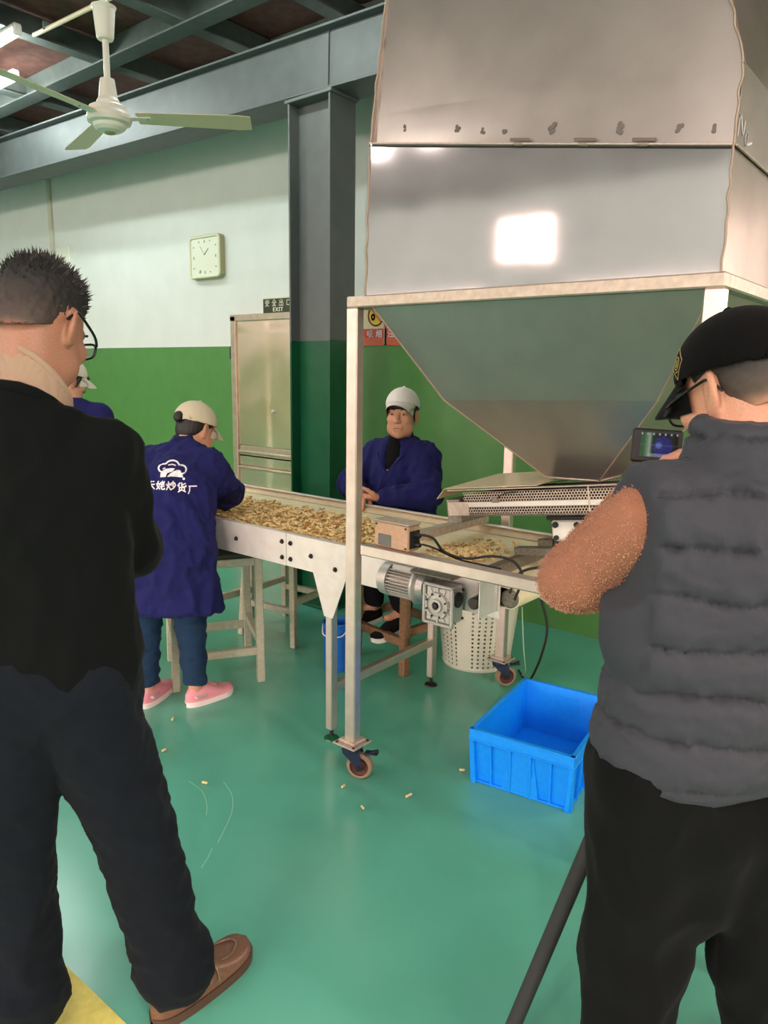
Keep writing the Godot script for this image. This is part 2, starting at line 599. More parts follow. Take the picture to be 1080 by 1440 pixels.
# ------------------------------------------------------------------ the scene
func _ready() -> void:
	# camera
	var cam := Camera3D.new()
	cam.name = "camera"
	add_child(cam)
	cam.fov = 69.39
	cam.near = 0.05
	cam.far = 60.0
	cam.basis = Basis.from_euler(Vector3(deg_to_rad(-10.832), deg_to_rad(39.098), deg_to_rad(0.836)))
	cam.position = V(0, 1.5, 0)
	cam.current = true
	# sky and exposure
	var env := Environment.new()
	var sky := Sky.new()
	var psm := ProceduralSkyMaterial.new()
	psm.sky_top_color = rgb(252, 222, 208)
	psm.sky_horizon_color = rgb(255, 228, 216)
	psm.ground_horizon_color = rgb(206, 190, 180)
	psm.ground_bottom_color = rgb(150, 146, 140)
	psm.sky_energy_multiplier = 3.2
	psm.ground_energy_multiplier = 0.8
	sky.sky_material = psm
	env.background_mode = Environment.BG_SKY
	env.sky = sky
	env.tonemap_mode = Environment.TONE_MAPPER_LINEAR
	env.tonemap_exposure = 0.81
	env.sdfgi_enabled = true
	env.ssao_enabled = true
	env.ssil_enabled = true
	var we := WorldEnvironment.new()
	we.name = "world_environment"
	we.environment = env
	add_child(we)
	rng.seed = 4711
	materials()
	# structure
	room()
	girder_and_column()
	# lamps (each carries its own light)
	tube_lamp(V(-5.66, 3.56, -2.5), "white tube lamp glaring at the top left, left of the ceiling fan", 0.72)
	tube_lamp(V(-6.42, 3.56, -2.84), "white tube lamp farthest left, half behind a fan blade", 0.72)
	tube_lamp(V(-3.3, 3.56, -2.5), "white tube lamp on the ceiling above the sorting conveyor", 0.75)
	tube_lamp(V(0.3, 3.56, 0.5), "warm tube lamp on the ceiling right above the photographer", 2.3, true)
	tube_lamp(V(-4.4, 3.56, 1.77), "warm tube lamp on the ceiling left of the man in the dark coat", 1.5, true)
	tube_lamp(V(1.4, 3.56, -1.2), "warm tube lamp on the ceiling right of the hopper", 1.5, true)
	tube_lamp(V(-0.9, 3.56, 3.0), "warm tube lamp on the ceiling behind the photographer", 3.2, true)
	tube_lamp(V(-6.7, 3.56, 2.6), "warm tube lamp on the ceiling in the far rear corner", 1.6, true)
	tube_lamp(V(-6.8, 3.56, 0.3), "warm tube lamp on the ceiling far left of the photographer", 1.8, true)
	# large machines
	hopper()
	hopper_frame()
	conveyor()
	feeder()
	drive_unit()
	junction_box()
	ceiling_fan()
	conduit()
	# furniture and small things
	wall_things()
	stools()
	crate()
	basket()
	blue_bin()
	peanuts()
	cables()
	floor_marks()
	# people
	if PEOPLE:
		man_in_coat()
		man_with_cap()
		tripod_and_camcorder()
		woman_bending()
		woman_sitting()
		woman_behind()

const PEOPLE := true

func materials() -> void:
	M.steel = mottled(rgb(222, 214, 208), rgb(232, 226, 222), 0.02, 1.4, 0.36, 0.35, 21)
	M.frame_steel = mottled(rgb(206, 190, 180), rgb(218, 204, 196), 0.02, 1.4, 0.36, 0.85, 20)
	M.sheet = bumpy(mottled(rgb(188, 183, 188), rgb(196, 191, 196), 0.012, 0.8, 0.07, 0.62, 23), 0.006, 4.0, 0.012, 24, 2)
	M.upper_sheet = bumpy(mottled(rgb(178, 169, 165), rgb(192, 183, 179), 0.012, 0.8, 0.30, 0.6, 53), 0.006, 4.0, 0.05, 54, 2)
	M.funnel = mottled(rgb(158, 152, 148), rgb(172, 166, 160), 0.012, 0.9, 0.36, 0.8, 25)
	M.worn_steel = mottled(rgb(178, 164, 150), rgb(206, 192, 178), 0.03, 2.2, 0.45, 0.5, 26)
	M.dull_steel = mottled(rgb(120, 112, 102), rgb(160, 152, 142), 0.04, 3.0, 0.5, 0.8, 27)
	M.cast = mottled(rgb(172, 168, 164), rgb(200, 196, 192), 0.08, 6.0, 0.42, 0.5, 28)
	M.dark_metal = mat(rgb(52, 50, 48), 0.55, 0.6)
	M.bolt = mat(rgb(70, 68, 66), 0.45, 0.9)
	M.black = mat(rgb(22, 22, 23), 0.5)
	M.rubber = mat(rgb(28, 27, 27), 0.75)
	M.navy_paint = mat(rgb(38, 46, 78), 0.45, 0.3)
	M.wheel = mottled(rgb(128, 104, 84), rgb(164, 142, 120), 0.1, 8.0, 0.7, 0.0, 29)
	M.wheel_hub = mat(rgb(92, 48, 36), 0.6)
	M.white = mat(rgb(232, 230, 222), 0.5)
	M.floor = floor_material()
	M.wall_white = mottled(rgb(218, 222, 218), rgb(224, 228, 224), 0.01, 0.5, 0.7, 0.0, 31)
	M.wall_green = mottled(rgb(76, 130, 66), rgb(84, 138, 74), 0.012, 0.7, 0.45, 0.0, 32)
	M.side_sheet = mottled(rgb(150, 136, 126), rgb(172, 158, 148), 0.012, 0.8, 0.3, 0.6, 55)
	M.wall_buff = mottled(rgb(206, 184, 168), rgb(214, 194, 178), 0.01, 0.5, 0.7, 0.0, 30)
	M.ceiling = mottled(rgb(78, 47, 40), rgb(112, 70, 60), 0.02, 0.9, 0.8, 0.0, 33)
	M.joist = mottled(rgb(84, 90, 86), rgb(96, 102, 98), 0.02, 1.0, 0.55, 0.1, 34)
	M.girder = bumpy(mottled(rgb(76, 82, 82), rgb(86, 92, 92), 0.015, 0.8, 0.5, 0.1, 35), 0.02, 2.0, 0.08, 36)
	M.column_grey = mottled(rgb(92, 97, 96), rgb(99, 104, 103), 0.015, 0.8, 0.48, 0.1, 37)
	M.column_green = mottled(rgb(16, 80, 52), rgb(22, 90, 60), 0.015, 0.8, 0.28, 0.0, 38)
	M.crate = mottled(rgb(0, 138, 246), rgb(4, 150, 254), 0.03, 2.0, 0.42, 0.0, 39)
	M.blue_bin = mat(rgb(20, 96, 190), 0.45)
	M.belt = mottled(rgb(226, 214, 172), rgb(240, 230, 194), 0.02, 1.5, 0.6, 0.0, 40)
	M.tan = mottled(rgb(196, 176, 142), rgb(214, 196, 164), 0.02, 1.5, 0.45, 0.3, 41)
	M.peanut = mottled(rgb(222, 192, 130), rgb(244, 222, 166), 0.06, 30.0, 0.8, 0.0, 42)
	M.wood = mottled(rgb(112, 82, 58), rgb(150, 114, 84), 0.03, 3.0, 0.65, 0.0, 43)
	M.stool_steel = mottled(rgb(176, 172, 152), rgb(204, 200, 182), 0.03, 2.5, 0.45, 0.35, 44)
	M.dark_seat = mat(rgb(62, 62, 50), 0.6)
	M.basket = mat(rgb(226, 226, 210), 0.45)
	M.fan_white = mat(rgb(234, 230, 218), 0.35)
	M.fan_cream = mat(rgb(234, 214, 186), 0.45)
	M.skin = skin(rgb(206, 150, 122))
	M.skin_dark = skin(rgb(168, 118, 94))
	M.hair = mat(rgb(20, 17, 16), 0.55)
	M.glass = mat(Color(1, 1, 1, 0.06), 0.02)
	M.glass.transparency = BaseMaterial3D.TRANSPARENCY_ALPHA
	M.red_ink = mat(rgb(208, 62, 48), 0.5)
	M.white_ink = mat(rgb(236, 234, 240), 0.7)
	M.gold = mat(rgb(206, 176, 110), 0.4, 0.6)
	M.smudge = mat(rgb(112, 104, 100), 0.6, 0.3)
	M.weld = mottled(rgb(136, 116, 100), rgb(186, 168, 152), 0.1, 12.0, 0.5, 0.4, 97)

func skin(c: Color) -> StandardMaterial3D:
	var m := mottled(c.darkened(0.08), c.lightened(0.05), 0.05, 6.0, 0.5, 0.0, 51, false)
	m.subsurf_scatter_enabled = true
	m.subsurf_scatter_strength = 0.12
	return m

func floor_material() -> StandardMaterial3D:
	var m := mottled(rgb(88, 168, 146), rgb(95, 176, 154), 0.006, 0.45, 0.3, 0.0, 61)
	m.roughness_texture = noise_tex(0.02, Color(0.7, 0.7, 0.7), Color(1, 1, 1), 512, 4, 62, 0.0, 0.0, 1.0)
	m.roughness = 0.27
	m.metallic_specular = 0.5
	return bumpy(m, 0.05, 1.0, 0.03, 63)

func slab(called: String, parent: Node, lo: Vector3, hi: Vector3, m: Material, bevel := 0.0) -> MeshInstance3D:
	return put(box((hi - lo).abs(), bevel), called, m, parent, (lo + hi) * 0.5)

const WAINSCOT := 1.672
const TOP := 3.78
func wall(called: String, along_x: bool, at: float, out: float, from: float, to: float, holes: Array, low: Material = null) -> Node3D:   # painted green below, cream above; holes are [from, to, bottom, top]
	var w := structure(called)
	var piece := func(name_: String, a: float, b: float, y0: float, y1: float, m: Material) -> void:
		if b - a < 0.001 or y1 - y0 < 0.001:
			return
		if along_x:
			slab(name_, w, V(a, y0, at), V(b, y1, at + out), m)
		else:
			slab(name_, w, V(at, y0, a), V(at + out, y1, b), m)
	var cuts := [from]
	for h in holes:
		cuts.append(h[0])
		cuts.append(h[1])
	cuts.append(to)
	for i in cuts.size() - 1:
		var spans := [[0.0, TOP]]
		if i % 2 == 1:
			var h: Array = holes[(i - 1) / 2]
			spans = [[0.0, h[2]], [h[3], TOP]]
		for s in spans:
			piece.call("lower_wall", cuts[i], cuts[i + 1], s[0], minf(s[1], WAINSCOT), low if low else M.wall_green)
			piece.call("upper_wall", cuts[i], cuts[i + 1], maxf(s[0], WAINSCOT), s[1], M.wall_white)
	return w

func window(called: String, along_x: bool, at: float, depth: float, h: Array, bars: int) -> void:
	var w := structure(called)
	var place := func(u: float, y: float) -> Vector3: return V(u, y, at + depth * 0.5) if along_x else V(at + depth * 0.5, y, u)
	var side := V(0, 0, 1) if along_x else V(1, 0, 0)
	for u in [h[0] + 0.02, h[1] - 0.02]:
		put(bar(place.call(u, h[2]), place.call(u, h[3]), 0.04, 0.06, side), "window_frame", M.white, w)
	for y in [h[2] + 0.02, h[3] - 0.02]:
		put(bar(place.call(h[0], y), place.call(h[1], y), 0.04, 0.06, side), "window_frame", M.white, w)
	for i in bars:
		var u: float = lerpf(h[0], h[1], (i + 1.0) / (bars + 1.0))
		put(bar(place.call(u, h[2]), place.call(u, h[3]), 0.03, 0.05, side), "mullion", M.white, w)
	var c: Vector3 = place.call((h[0] + h[1]) * 0.5, (h[2] + h[3]) * 0.5)
	var size := V(h[1] - h[0], h[3] - h[2], 0.004) if along_x else V(0.004, h[3] - h[2], h[1] - h[0])
	put(box(size, 0.0), "pane", M.glass, w, c)

const X0 := -9.0
const X1 := 3.4
const Z0 := -3.92
const Z1 := 4.6
func room() -> void:
	var f := put(box(V(X1 - X0 + 0.4, 0.1, Z1 - Z0 + 0.4), 0.0), "floor", M.floor, self, V((X0 + X1) * 0.5, -0.05, (Z0 + Z1) * 0.5))
	f.set_meta("kind", "structure")
	var hb := [0.1, 1.3, 1.0, 2.3]
	wall("wall_back", true, Z0, -0.2, X0, X1, [hb])
	window("window_1", true, Z0, -0.2, hb, 3)
	var hf1 := [-5.15, -4.28, 2.8, 3.42]
	var hf2 := [-4.18, 1.6, 0.05, 2.55]
	var hf3 := [-8.5, -5.25, 0.05, 2.55]
	wall("wall_front", true, Z1, 0.2, X0, X1, [hf3, hf1, hf2], M.wall_buff)
	window("window_5", true, Z1, 0.2, hf3, 2)
	window("window_2", true, Z1, 0.2, hf1, 1)
	window("window_3", true, Z1, 0.2, hf2, 3)
	wall("wall_left", false, X0, -0.2, Z0, Z1, [])
	var hr := [-2.4, 1.8, 0.9, 2.8]
	wall("wall_right", false, X1, 0.2, Z0, Z1, [hr], M.wall_buff)
	window("window_4", false, X1, 0.2, hr, 3)
	# ceiling: dark reddish boards lying on a grid of steel joists
	var c := structure("ceiling")
	slab("slab", c, V(X0 - 0.2, TOP + 0.02, Z0 - 0.2), V(X1 + 0.2, TOP + 0.15, Z1 + 0.2), M.ceiling)
	var xs := [-8.95, -7.4, -6.35, -5.2, -4.24, -3.4, -2.45, -1.5, -0.4, 0.7, 1.8, 3.35]
	var zs := [-3.9, -3.18, -2.2, -1.2, -0.2, 0.9, 2.1, 3.3, 4.55]
	for i in xs.size() - 1:
		for k in zs.size() - 1:
			var b := slab("ceiling_board", c, V(xs[i] + 0.004, TOP - 0.02, zs[k] + 0.004), V(xs[i + 1] - 0.004, TOP + 0.01, zs[k + 1] - 0.004), M.ceiling, 0.003)
			b.position.y += rng.randf_range(-0.004, 0.004)
	for x in xs.slice(1, -1):
		var st := begin()
		add_box(st, Transform3D(Basis(), V(x, TOP - 0.1, (Z0 + Z1) * 0.5)), V(0.012, 0.14, Z1 - Z0), 0.001)
		add_box(st, Transform3D(Basis(), V(x, TOP - 0.17, (Z0 + Z1) * 0.5)), V(0.11, 0.012, Z1 - Z0), 0.001)
		put(done(st), "joist", M.joist, c)
	for z in zs.slice(1, -1):
		var st := begin()
		add_box(st, Transform3D(Basis(), V((X0 + X1) * 0.5, TOP - 0.1, z)), V(X1 - X0, 0.15, 0.012), 0.001)
		add_box(st, Transform3D(Basis(), V((X0 + X1) * 0.5, TOP - 0.182, z)), V(X1 - X0, 0.012, 0.13), 0.001)
		put(done(st), "joist", M.joist, c)
	# cable duct on the wall
	var t := put(box(V(0.05, 0.78, 0.03), 0.004), "trim_1", mat(rgb(206, 202, 184), 0.6), self, V(-7.5, 2.98, Z0 + 0.015))
	t.set_meta("kind", "structure")
	t = put(box(V(0.24, 0.26, 0.02), 0.004), "trim_2", mat(rgb(228, 230, 218), 0.6), self, V(-7.3, 2.52, Z0 + 0.01))
	t.set_meta("kind", "structure")

func girder_and_column() -> void:
	var g := thing("steel_girder", "long grey painted steel girder running under the ceiling above the column", "girder", V(-2.8, 3.04, -3.4))
	g.rotation.z = deg_to_rad(-1.3)
	var L := 12.0
	put(box(V(L, 0.014, 0.25), 0.002), "bottom_flange", M.girder, g, V(0, 0.007, 0))
	put(box(V(L, 0.014, 0.25), 0.002), "top_flange", M.girder, g, V(0, 0.328, 0))
	put(box(V(L, 0.31, 0.012), 0.001), "web", M.girder, g, V(0, 0.167, 0.06))
	for x in [-0.36, 3.0]:
		put(box(V(0.005, 0.31, 0.015), 0.001), "splice_joint", M.joist, g, V(x, 0.167, 0.068))
	var c := thing("steel_column", "grey and dark green steel column standing in front of the wall beside the metal door", "column", V(-3.27, 0, -3.39))
	var y1 := 3.05
	for part in [[0.0, WAINSCOT, M.column_green, "green_"], [WAINSCOT, y1, M.column_grey, "grey_"]]:
		var yc: float = (part[0] + part[1]) * 0.5
		var h: float = part[1] - part[0]
		put(box(V(0.014, h, 0.22), 0.002), part[3] + "flange", part[2], c, V(-0.165, yc, 0))
		put(box(V(0.014, h, 0.22), 0.002), part[3] + "flange", part[2], c, V(0.165, yc, 0))
		put(box(V(0.316, h, 0.012), 0.001), part[3] + "web", part[2], c, V(0, yc, 0.03))
	put(box(V(0.42, 0.02, 0.3), 0.003), "base_plate", M.column_green, c, V(0, 0.01, 0))
	put(box(V(0.38, 0.02, 0.24), 0.003), "cap_plate", M.column_grey, c, V(0, y1 - 0.012, 0))

func tube_lamp(at: Vector3, label: String, power: float, warm := false) -> void:
	var t := thing("tube_lamp", label, "lamp", at, 0.0)
	var glow := mat(rgb(255, 253, 244), 0.4)
	glow.emission_enabled = true
	glow.emission = rgb(255, 252, 240)
	glow.emission_energy_multiplier = 14.0
	put(box(V(1.22, 0.03, 0.05), 0.006), "housing", M.white, t, V(0, 0.035, 0))
	put(rod(V(-0.585, 0, 0), V(0.585, 0, 0), 0.024), "tube", glow, t)
	for s in [-1, 1]:
		put(box(V(0.025, 0.06, 0.05), 0.005), "end_cap", M.white, t, V(s * 0.6, 0.01, 0))
	put(box(V(0.03, 0.03, 0.03), 0.003), "hanger", M.joist, t, V(0, 0.06, 0))
	for x in [-0.3, 0.3]:
		var l := OmniLight3D.new()
		l.name = "tube_light"
		t.add_child(l)
		l.position = V(x, -0.035, 0)
		l.light_size = 0.03
		l.light_color = Color(1.0, 0.935, 0.89) if warm else Color(0.94, 1.0, 0.99)
		l.light_energy = power
		l.shadow_enabled = true
		l.omni_range = 24.0
		l.omni_attenuation = 2.0
# ------------------------------------------------------------------ the hopper on its wheeled frame
var hop: Node3D
func hopper() -> void:
	hop = thing("steel_hopper", "large stainless steel feed hopper with a funnel bottom on a wheeled square tube frame", "hopper", V(-1.1, 0, -2.44))
	var o := hop.position
	var zf := -1.895
	var zb := -2.985
	var bl := V(-1.632, 1.738, zf) - o
	var br := V(-0.533, 1.738, zf) - o
	var tr := V(-0.534, 2.013, zf) - o
	var tl := V(-1.617, 2.195, zf) - o
	var kr := V(-0.532, 2.187, zf) - o
	var fz := func(x: float, y: float) -> Vector3: return V(x, y, zf - 0.06 * (y - 2.0)) - o
	var tl2: Vector3 = fz.call(-1.616, 2.2)
	var tr2: Vector3 = fz.call(-0.534, 2.018)
	var ml: Vector3 = fz.call(-1.6095, 2.287)
	kr = fz.call(-0.532, 2.187)
	var ul: Vector3 = fz.call(-1.558, 2.95)
	var ur: Vector3 = fz.call(-0.756, 2.95)
	var back := V(0, 0, zb - zf)
	put(plate(bl, br, tr, tl, 0.002, 10, 0.0007, 5), "lower_front_sheet", M.sheet, hop)
	# the upper front sheet bends out to a corner on the right
	put(plate(tl2, tr2, kr, ml, 0.002, 10, 0.003, 6), "upper_front_sheet", M.upper_sheet, hop)
	put(plate(ml, kr, ur, ul, 0.002, 14, 0.008, 7), "upper_front_sheet", M.upper_sheet, hop)
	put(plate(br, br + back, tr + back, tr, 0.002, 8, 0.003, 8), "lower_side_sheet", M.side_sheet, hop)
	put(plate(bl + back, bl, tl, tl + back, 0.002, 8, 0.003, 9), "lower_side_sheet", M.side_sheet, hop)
	var ulb := V(-1.558, 2.95, -2.75) - o
	var urb := V(-0.756, 2.95, -2.75) - o
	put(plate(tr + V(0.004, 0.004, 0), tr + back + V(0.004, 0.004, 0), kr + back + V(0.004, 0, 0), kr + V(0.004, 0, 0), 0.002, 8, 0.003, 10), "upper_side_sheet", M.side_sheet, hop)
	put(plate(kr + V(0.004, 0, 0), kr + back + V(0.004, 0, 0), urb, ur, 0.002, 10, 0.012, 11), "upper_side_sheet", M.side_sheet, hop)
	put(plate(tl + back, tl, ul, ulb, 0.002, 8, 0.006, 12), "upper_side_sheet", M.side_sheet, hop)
	put(plate(br + back, bl + back, tl + back, tr + back, 0.002, 6, 0.004, 13), "back_sheet", M.sheet, hop)
	put(plate(tr + back, tl + back, ulb, urb, 0.002, 6, 0.006, 14), "back_sheet", M.sheet, hop)
	put(plate(ul, ur, urb, ulb, 0.003, 1), "top_sheet", M.sheet, hop)
	# folded lips along the seams and rough welded corners
	put(bar(tl + V(0, 0.001, 0.008), tr + V(0, 0.001, 0.008), 0.006, 0.005, Vector3.UP, 0.001), "seam_lip", M.worn_steel, hop)
	put(bar(tl + V(0, -0.006, 0.001), tr + V(0, -0.005, 0.001), 0.004, 0.004, Vector3.UP, 0.001), "seam_gap", M.dark_metal, hop)
	put(bar(tr + V(0.006, 0.001, 0), tr + back + V(0.006, 0.001, 0), 0.006, 0.005, Vector3.UP, 0.001), "seam_lip", M.worn_steel, hop)
	for pq in [[bl, tl, 3], [tl, ul, 4], [br, tr, 5], [tr, kr, 6], [kr, ur, 7]]:
		var a: Vector3 = pq[0]
		var b: Vector3 = pq[1]
		var r2 := RandomNumberGenerator.new()
		r2.seed = pq[2]
		var pts := []
		var n := int(a.distance_to(b) / 0.03) + 2
		for i in n:
			pts.append(a.lerp(b, float(i) / (n - 1)) + V(r2.randf_range(-0.003, 0.003), 0, r2.randf_range(0, 0.003)))
		put(tube(curve(pts, 3), 0.0032, 6), "welded_corner", M.weld, hop)
	# weld and grinding marks on the front
	var r := RandomNumberGenerator.new()
	r.seed = 91
	for w in [[-1.489, 2.222, 1.0], [-1.295, 2.184, 1.2], [-1.21, 2.166, 1.0], [-1.139, 2.152, 1.0], [-0.995, 2.13, 1.5], [-0.806, 2.1, 1.5], [-0.658, 2.072, 1.2], [-0.585, 2.058, 1.0]]:
		var st := begin()
		for k in 5:
			var c := V(w[0] + r.randf_range(-0.006, 0.006) * w[2], w[1] + r.randf_range(-0.008, 0.008) * w[2], zf + 0.001 - 0.06 * (w[1] - 2.0)) - o
			add_lathe(st, Transform3D(Basis(Vector3.RIGHT, Vector3.BACK, Vector3.DOWN).scaled(V(1, 1, 1)), c), [Vector2(0.0001, 0.0014), Vector2(0.0035 * w[2], 0.001), Vector2(0.0045 * w[2], 0)].map(func(p): return Vector2(p.x, p.y)), 9)
		put(done(st), "weld_mark", M.smudge, hop)
	for x in [-1.084, -0.895, -0.741]:
		var y: float = lerpf(2.195, 2.013, (x + 1.617) / 1.083)
		put(box(V(0.06, 0.008, 0.001), 0.0004), "tack_weld", M.smudge, hop, V(x, y + 0.012, zf + 0.004) - o).rotation.z = -0.166
		put(box(V(0.03, 0.009, 0.012), 0.003), "tack_weld", M.weld, hop, V(x, y, zf + 0.008) - o).rotation.z = -0.166
	# chalk scrawl on the side sheet
	var chalk := begin()
	var side := func(p: Vector2) -> Vector3: return V(-0.5275, p.y, -p.x) - o
	for line in [[V2(1.9, 2.035), V2(1.905, 2.075), V2(1.915, 2.08), V2(1.935, 2.05), V2(1.945, 2.045), V2(1.95, 2.075)], ring_line(V2(1.975, 2.045), V2(0.012, 0.016), 10), [V2(1.99, 2.035), V2(2.02, 2.045)]]:
		add_line(chalk, line, 0.005, side, Vector3.RIGHT)
	put(done(chalk), "chalk_scrawl", M.white_ink, hop)
	# funnel: two stages of sheet under the rail, open at the outlet
	var rings := [[0.53, 1.702, 1.702], [0.358, 1.405, 1.428], [0.095, 1.142, 1.148]]
	var c0 := V(-1.08, 0, -2.44) - o
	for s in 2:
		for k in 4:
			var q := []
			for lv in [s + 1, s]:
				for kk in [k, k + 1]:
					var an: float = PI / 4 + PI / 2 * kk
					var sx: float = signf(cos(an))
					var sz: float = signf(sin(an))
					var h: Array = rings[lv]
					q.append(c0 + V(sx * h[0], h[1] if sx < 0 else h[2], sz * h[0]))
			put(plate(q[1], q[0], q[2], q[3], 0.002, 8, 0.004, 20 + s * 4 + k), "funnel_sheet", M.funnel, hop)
	for sx in [-1.0, 1.0]:
		for sz in [-1.0, 1.0]:
			var e0 := c0 + V(sx * 0.531, 1.702, sz * 0.531)
			var e1 := c0 + V(sx * 0.359, 1.405 if sx < 0 else 1.428, sz * 0.359)
			var e2 := c0 + V(sx * 0.096, 1.142 if sx < 0 else 1.148, sz * 0.096)
			put(tube([e0, e0.lerp(e1, 0.3) + V(0, 0, 0.001), e0.lerp(e1, 0.7), e1, e1.lerp(e2, 0.5) + V(0.001, 0, 0), e2], 0.0032, 6), "welded_corner", M.weld, hop)
	put(tube([c0 + V(-0.097, 1.143, 0.097), c0 + V(0.097, 1.149, 0.097), c0 + V(0.097, 1.149, -0.097), c0 + V(-0.097, 1.143, -0.097)], 0.004, 6, true), "outlet_rim", M.worn_steel, hop)

func caster(parent: Node3D, at: Vector3, swivel: float) -> void:
	var c := Node3D.new()
	c.name = "caster"
	parent.add_child(c, true)
	c.position = at
	c.rotation.y = swivel
	var pl := begin()
	add_box(pl, Transform3D(Basis(Vector3.UP, -swivel), V(0, 0.14, 0)), V(0.105, 0.006, 0.105), 0.002)
	put(done(pl), "mounting_plate", M.worn_steel, c)
	for sx in [-1, 1]:
		for sz in [-1, 1]:
			put(rod(V(0, 0.141, 0) + V(sx * 0.04, 0, sz * 0.04).rotated(Vector3.UP, -swivel), V(0, 0.1455, 0) + V(sx * 0.04, 0, sz * 0.04).rotated(Vector3.UP, -swivel), 0.006, -1, 6), "bolt", M.bolt, c)
	put(lathe([Vector2(0, 0.112), Vector2(0.034, 0.112), Vector2(0.038, 0.118), Vector2(0.038, 0.13), Vector2(0.03, 0.137), Vector2(0, 0.137)], 20), "swivel_head", M.navy_paint, c)
	# fork arms and wheel turn about local x; the wheel trails along local z
	for s in [-1, 1]:
		var poly := PackedVector2Array([V2(-0.035, 0.12), V2(0.03, 0.12), V2(0.045, 0.06), V2(0.042, 0.038), V2(0.024, 0.034), V2(0.012, 0.06), V2(-0.03, 0.1)])
		var t := Transform3D(Basis(V(0, 0, 1), V(0, 1, 0), V(-1, 0, 0)), V(s * 0.022 + 0.0015, 0, 0))
		put(prism(poly, 0.003, t), "fork", M.navy_paint, c)
	var ax := Transform3D(Basis(V(0, 1, 0), V(1, 0, 0), V(0, 0, -1)), V(0, 0.05, 0.03))
	var st := begin()
	add_lathe(st, ax, [Vector2(0.036, -0.015), Vector2(0.046, -0.015), Vector2(0.05, -0.01), Vector2(0.05, 0.01), Vector2(0.046, 0.015), Vector2(0.036, 0.015)], 32)
	put(done(st), "wheel", M.wheel, c)
	st = begin()
	add_lathe(st, ax, [Vector2(0.008, -0.012), Vector2(0.018, -0.013), Vector2(0.022, -0.007), Vector2(0.036, -0.01), Vector2(0.037, 0.01), Vector2(0.022, 0.007), Vector2(0.018, 0.013), Vector2(0.008, 0.012)], 24)
	put(done(st), "wheel_hub", M.wheel_hub, c)
	put(rod(V(-0.03, 0.05, 0.03), V(0.03, 0.05, 0.03), 0.009, -1, 10), "axle", M.bolt, c)
	put(box(V(0.03, 0.006, 0.05), 0.002), "brake_pedal", M.navy_paint, c, V(0, 0.106, 0.075))
	put(bar(V(0.0, 0.1, 0.05), V(0, 0.118, 0.1), 0.02, 0.005), "brake_lever", M.bolt, c)

func hopper_frame() -> void:
	var o := hop.position
	var up := Vector3.UP
	var xs := [-1.687, -0.545]
	var zs := [-1.909, -2.987]
	for x in xs:
		for z in zs:
			put(bar(V(x, 0.143, z) - o, V(x, 1.703, z) - o, 0.048, 0.038, V(0, 0, 1), 0.004), "frame_post", M.frame_steel, hop)
			put(box(V(0.075, 0.012, 0.07), 0.004), "weld_bead", M.worn_steel, hop, V(x, 0.148, z) - o)
			caster(hop, V(x, 0, z) - o, 2.0 if z > -2 else 2.5)
	for z in zs:
		put(bar(V(-1.711, 1.721, z) - o, V(-0.521, 1.721, z) - o, 0.038, 0.036, up, 0.004), "top_rail", M.worn_steel, hop)
	for x in xs:
		put(bar(V(x, 1.721, -1.93) - o, V(x, 1.721, -2.966) - o, 0.048, 0.036, up, 0.004), "top_rail", M.worn_steel, hop)
	put(bar(V(-1.642, 0.887, -1.909) - o, V(-0.57, 0.887, -1.909) - o, 0.038, 0.04, up, 0.004), "front_rail", M.frame_steel, hop)
	put(bar(V(-0.545, 0.887, -1.93) - o, V(-0.545, 0.887, -2.966) - o, 0.038, 0.04, up, 0.004), "side_rail", M.frame_steel, hop)

func junction_box() -> void:
	var o := hop.position
	var b := Node3D.new()
	b.name = "junction_box"
	hop.add_child(b, true)
	b.position = V(-1.515, 0.952, -1.935) - o
	b.rotation.y = deg_to_rad(-3)
	put(box(V(0.155, 0.088, 0.06), 0.004), "box_body", mottled(rgb(196, 154, 128), rgb(208, 170, 146), 0.03, 3.0, 0.42, 0.5, 71), b)
	put(box(V(0.16, 0.006, 0.066), 0.002), "box_lid", M.worn_steel, b, V(0, 0.046, 0))
	put(box(V(0.058, 0.04, 0.003), 0.001), "label_plate", mat(rgb(118, 116, 116), 0.6), b, V(-0.028, -0.018, 0.031))
	for p in [V(0.066, 0.034, 0.031), V(0.066, -0.034, 0.031), V(-0.066, 0.034, 0.031)]:
		put(rod(p, p + V(0, 0, 0.003), 0.004, -1, 8), "screw", M.bolt, b)
	for y in [0.012, -0.02]:
		put(rod(V(0.078, y, 0.0), V(0.105, y, 0.0), 0.01, 0.008, 10), "cable_gland", M.black, b)
	put(box(V(0.004, 0.06, 0.05), 0.001), "side_cover", M.black, b, V(0.079, -0.004, 0))

